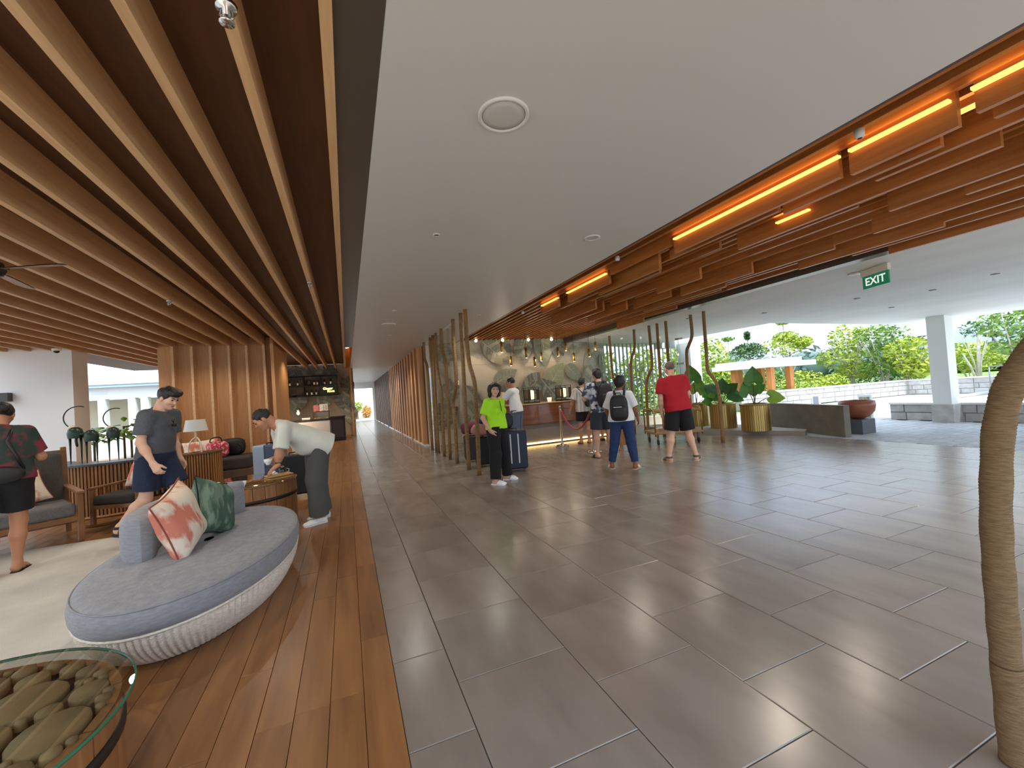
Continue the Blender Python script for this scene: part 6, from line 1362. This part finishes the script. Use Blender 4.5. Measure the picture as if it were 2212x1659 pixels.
MB().tube([tuple(p.T(*q)*p.sc) for q in ((-.02, .145, 1.37), (0, .155, 1.33), (.02, .145, 1.37))], .006, 6).ell(tuple(p.T(-.022, .160, 1.31)*p.sc), (.022, .008, .02), 12, 6).ell(tuple(p.T(.022, .160, 1.31)*p.sc), (.022, .008, .02), 12, 6).build('sunglasses', M_black, p.root)
# 3 man bending over the table
p = Person('man in a loose white shirt and grey trousers bending over the barrel table', (-.36, 5.70), (-.95, -.26), 1.72, 'tan', False, 1.12, lean=62, head=(0, 42, 0),
    arms={'L': ((-.02, .05, -.26), (-.02, .07, -.40)), 'R': ((.06, -.06, -.22), (-.02, .03, -.36))}, legs={'R': ((.02, .02, -.44), (.03, -.04, -.865), 6), 'L': ((-.02, .06, -.44), (-.02, .05, -.865), -8)}, hipdz=0)
p.build({'L': dict(curl=.3, dirv=(-.1, .7, -.5), pn=(0, -.4, -1)), 'R': dict(curl=.9, dirv=(-.3, .7, -.2), pn=(-.8, .2, -.2))})
p.shirt('shirt', cloth('cream_linen', (222, 222, 208)), .82, .85, .030, .008, .03, 9); p.shorts('trousers', cloth('charcoal_wool', (82, 82, 80)), t=.030, flare=.040, shin=.015, amp=.005, top=1.0); p.hair('crop'); p.shoes('sneaker', mat('white_canvas', (236, 236, 234), .7), M_white_sole)
q = p.el['L']*.1+p.wr['L']*.9; d = nrm(p.wr['L']-p.el['L']); MB().tube([tuple((q-d*.014)*p.sc), tuple((q+d*.014)*p.sc)], .034, 14).build('watch', M_black, p.root)
hw = p.root.matrix_basis @ Vector(tuple((p.wr['R']+nrm(v3(-.3, .7, -.2))*.10+v3(-.03, .03, .0))*p.sc)); cup_at = hw
bpy.context.view_layer.update(); cw = p.root.matrix_world @ Vector(tuple((p.wr['R']+nrm(v3(-.3, .7, -.2))*.11+v3(-.045, .01, -.01))*p.sc)); cup(cw.x, cw.y, cw.z-.02, 'white tea cup held by the bending man', 1.2)
# 4 woman in neon green
p = Person('woman in a neon green polo and black trousers facing the camera', (2.22, 6.28), (.42, -.91), 1.555, 'light', True, 1.06, lean=-2, head=(30, 4, -4),
    arms={'R': ((.085, -.05, -.265), (.055, .07, -.47)), 'L': ((-.05, -.10, -.27), (-.02, -.16, -.48))}, legs={'R': ((.05, .07, -.44), (.09, .08, -.865), -14), 'L': ((-.05, .02, -.44), (-.10, .0, -.865), -34)})
p.build({'R': dict(curl=.2, dirv=(-.35, .35, -.8)), 'L': dict(curl=.5)}, res=.0075)
p.shirt('polo_shirt', cloth('neon_green', (176, 240, 40)), .93, .78, .022, .005, .012, 13, collar=cloth('neon_green', (176, 240, 40))); p.shorts('trousers', cloth('black_cotton', (20, 20, 22)), t=.024, flare=.028, shin=.015, amp=.004, top=.98); p.hair('bob'); p.shoes('clog', mat('white_foam', (240, 240, 240), .5), M_white_sole)
MB().bar(tuple(p.T(0, .138, 1.42)*p.sc), tuple(p.T(0, .165, 1.24)*p.sc), .010, .006, (0, 1, 0)).build('zip', mat('zip_dark', (40, 48, 28), .5), p.root)
# 5 man at the desk
p = Person('man in a white t-shirt leaning on the left end of the reception desk', (3.84, 9.32), (-.72, .69), 1.75, 'tan', False, 1.05, lean=8, head=(-8, 2, 0), arms={'R': ((.03, .20, -.20), (-.10, .36, -.27)), 'L': ((-.03, .20, -.20), (.04, .40, -.25))})
p.build({'R': dict(curl=.6), 'L': dict(curl=.6)}, res=.010)
p.shirt('t_shirt', cloth('white_cotton', (232, 232, 232)), .90, .80, .022, .005, .015, 15, res=.010); p.shorts('jeans', cloth('grey_jeans', (88, 102, 124)), t=.02, flare=.012, shin=.02, res=.010); p.hair('crop', res=.010); p.shoes('sneaker', mat('white_canvas', (236, 236, 234), .7), M_white_sole)
# 6 receptionist
p = Person('receptionist in a cream shirt behind the desk looking down', (3.98, 10.98), (.05, -1), 1.66, 'brown', False, 1.0, lean=10, head=(20, 34, 0), arms={'R': ((.08, .10, -.26), (-.02, .30, -.27)), 'L': ((-.08, .10, -.26), (.02, .30, -.27))})
p.build({'R': dict(curl=.5), 'L': dict(curl=.5)}, res=.010)
p.shirt('shirt', cloth('cream_shirt', (228, 200, 150)), .92, .8, .022, .004, .0, 17, res=.010); p.shorts('trousers', cloth('black_cotton', (20, 20, 22)), t=.02, flare=.01, shin=.02, res=.011); p.hair('crop', res=.010); p.shoes('sneaker', M_black, M_blksole)
# 7 striped shirt
p = Person('person in a pale striped shirt and black shorts at the desk, left of the queue', (5.62, 9.16), (.25, .97), 1.63, 'tan', False, 1.02, head=(50, 6, 0), arms={'L': ((-.10, -.02, -.27), (-.16, .06, -.51)), 'R': ((.05, .10, -.26), (.0, .32, -.25))})
p.build({'R': dict(curl=.6)}, res=.010)
p.shirt('shirt', cloth('striped_white', (212, 208, 202), noise=(26, .48, .54), col2=(178, 172, 166), stretch=(1, 1, .02)), .84, .85, .024, .005, .02, 19, res=.010); p.shorts('shorts', cloth('black_cotton', (20, 20, 22)), .78, .022, .02, 1.0, res=.010); p.hair('short', res=.010); p.shoes('flip', M_black, M_blksole)
squash = squash_bag('shoulder_bag', 'black shoulder bag hanging on the person in the striped shirt', 'bag', (5.66, 8.90, .93), (.13, .06, .11), M_blk, .2, [(-.10, 0, .18), (-.2, .06, .40), (-.2, .22, .52), (.05, .25, .45)], 31)
# 8 floral shirt with backpack
p = Person('man in a blue and white floral shirt and dark shorts with a black backpack', (4.74, 7.06), (.22, .97), 1.735, 'light', False, 1.08, lean=3, head=(0, 6, 0), arms={'L': ((-.12, .06, -.25), (.02, .24, -.22)), 'R': ((.10, .08, -.25), (-.02, .26, -.22))}, legs={'R': ((.05, .02, -.44), (.08, .02, -.865), 14), 'L': ((-.03, .0, -.44), (-.05, -.02, -.865), -16)})
p.build({'R': dict(curl=.7), 'L': dict(curl=.7)}, res=.0095)
p.shirt('shirt', cloth('floral_blue', (66, 76, 92), noise=(9, .46, .54), col2=(206, 212, 220)), .88, .84, .022, .005, .015, 21); p.shorts('shorts', cloth('slate_cotton', (54, 58, 68)), .88, .026, .03, .93); p.hair('short'); p.shoes('slide', mat('dark_olive', (62, 58, 50), .7), M_blksole)
backpack('large black backpack worn by the man in the floral shirt', p, M_blk, .31, .48, .19, 1.20, None, 2, .03)
# 9 woman in brown
p = Person('woman with long black hair in a tan dress, beside the floral shirt', (5.44, 7.28), (.55, .83), 1.485, 'tan', True, 1.0, head=(10, 12, 0), legs={'R': ((.0, .0, -.44), (.02, -.02, -.865), 10), 'L': ((.0, .02, -.44), (.0, .03, -.865), -10)})
p.build({}, res=.010)
M_tan = cloth('tan_linen', (166, 120, 74)); p.shirt('dress_top', M_tan, .93, .95, .024, .005, .02, 23, res=.010); p.shorts('wide_trousers', M_tan, t=.03, flare=.05, shin=.10, amp=.006, res=.010, top=1.03); p.hair('long', res=.010); p.shoes('slide', mat('tan_strap', (150, 110, 80), .6), M_tansole)
# 10 jeans and backpack
p = Person('woman in a white t-shirt and blue jeans with a black backpack, standing legs apart', (4.33, 5.85), (.62, .78), 1.515, 'brown', True, 1.22, lean=0, head=(18, 4, 4), arms={'R': ((.10, -.02, -.26), (.14, .08, -.47)), 'L': ((-.10, .04, -.26), (-.10, .20, -.40))}, legs={'R': ((.06, .0, -.44), (.11, -.04, -.86), 24), 'L': ((-.07, .0, -.44), (-.15, .03, -.86), -18)})
p.build({}, res=.0085)
p.shirt('t_shirt', cloth('white_cotton', (232, 232, 232)), .90, .92, .026, .005, .03, 25); p.shorts('jeans', cloth('blue_jeans', (40, 62, 104), noise=(40, .3, .7), col2=(30, 48, 84)), t=.018, flare=.006, shin=.05, amp=.003, top=.95); p.hair('puff'); p.shoes('slide', mat('cream_leather', (226, 206, 180), .6), M_tansole)
backpack('black backpack with a reflective strip worn by the woman in jeans', p, mat('pack_charcoal', (34, 33, 34), .6, bump=(60, .1)), .34, .50, .20, 1.17, mat('reflective', (214, 214, 214), .4), 3, -.02)
# 11 man in red
p = Person('grey haired man in a red polo and black cargo shorts with strapped sandals', (5.50, 5.76), (.42, .91), 1.745, 'fair', False, 1.14, lean=7, side=-6, head=(-8, 2, 0), arms={'R': ((.10, .06, -.27), (.10, .26, -.46)), 'L': ((-.05, -.02, -.285), (-.03, .04, -.54))}, legs={'R': ((.06, .02, -.44), (.14, -.06, -.86), 30), 'L': ((-.05, .01, -.44), (-.13, -.02, -.865), -20)})
p.build({'R': dict(curl=.9), 'L': dict(curl=.5)}, res=.0085)
M_red = cloth('red_pique', (176, 26, 40)); p.shirt('polo_shirt', M_red, .86, .72, .026, .005, .02, 27, collar=M_red); p.shorts('cargo_shorts', cloth('black_cargo', (22, 23, 26)), .93, .028, .03, .93, .004); p.hair('crop', M_hairg); p.shoes('sandal', mat('sandal_grey', (86, 80, 72), .7), M_tansole)
# 12 half hidden person
p = Person('person in dark clothes almost hidden behind the floral shirt and backpack', (6.28, 9.2), (.1, 1), 1.53, 'tan', True, 1.0, head=(-20, 6, 0))
p.build({}, res=.011)
p.shirt('t_shirt', cloth('dark_tee', (40, 38, 42)), .90, .8, .02, .004, 0, 29, res=.011); p.shorts('shorts', cloth('rust_cotton', (112, 62, 44)), .9, .02, .02, 1.0, res=.011); p.hair('long', res=.011); p.shoes('sneaker', M_black, M_blksole)
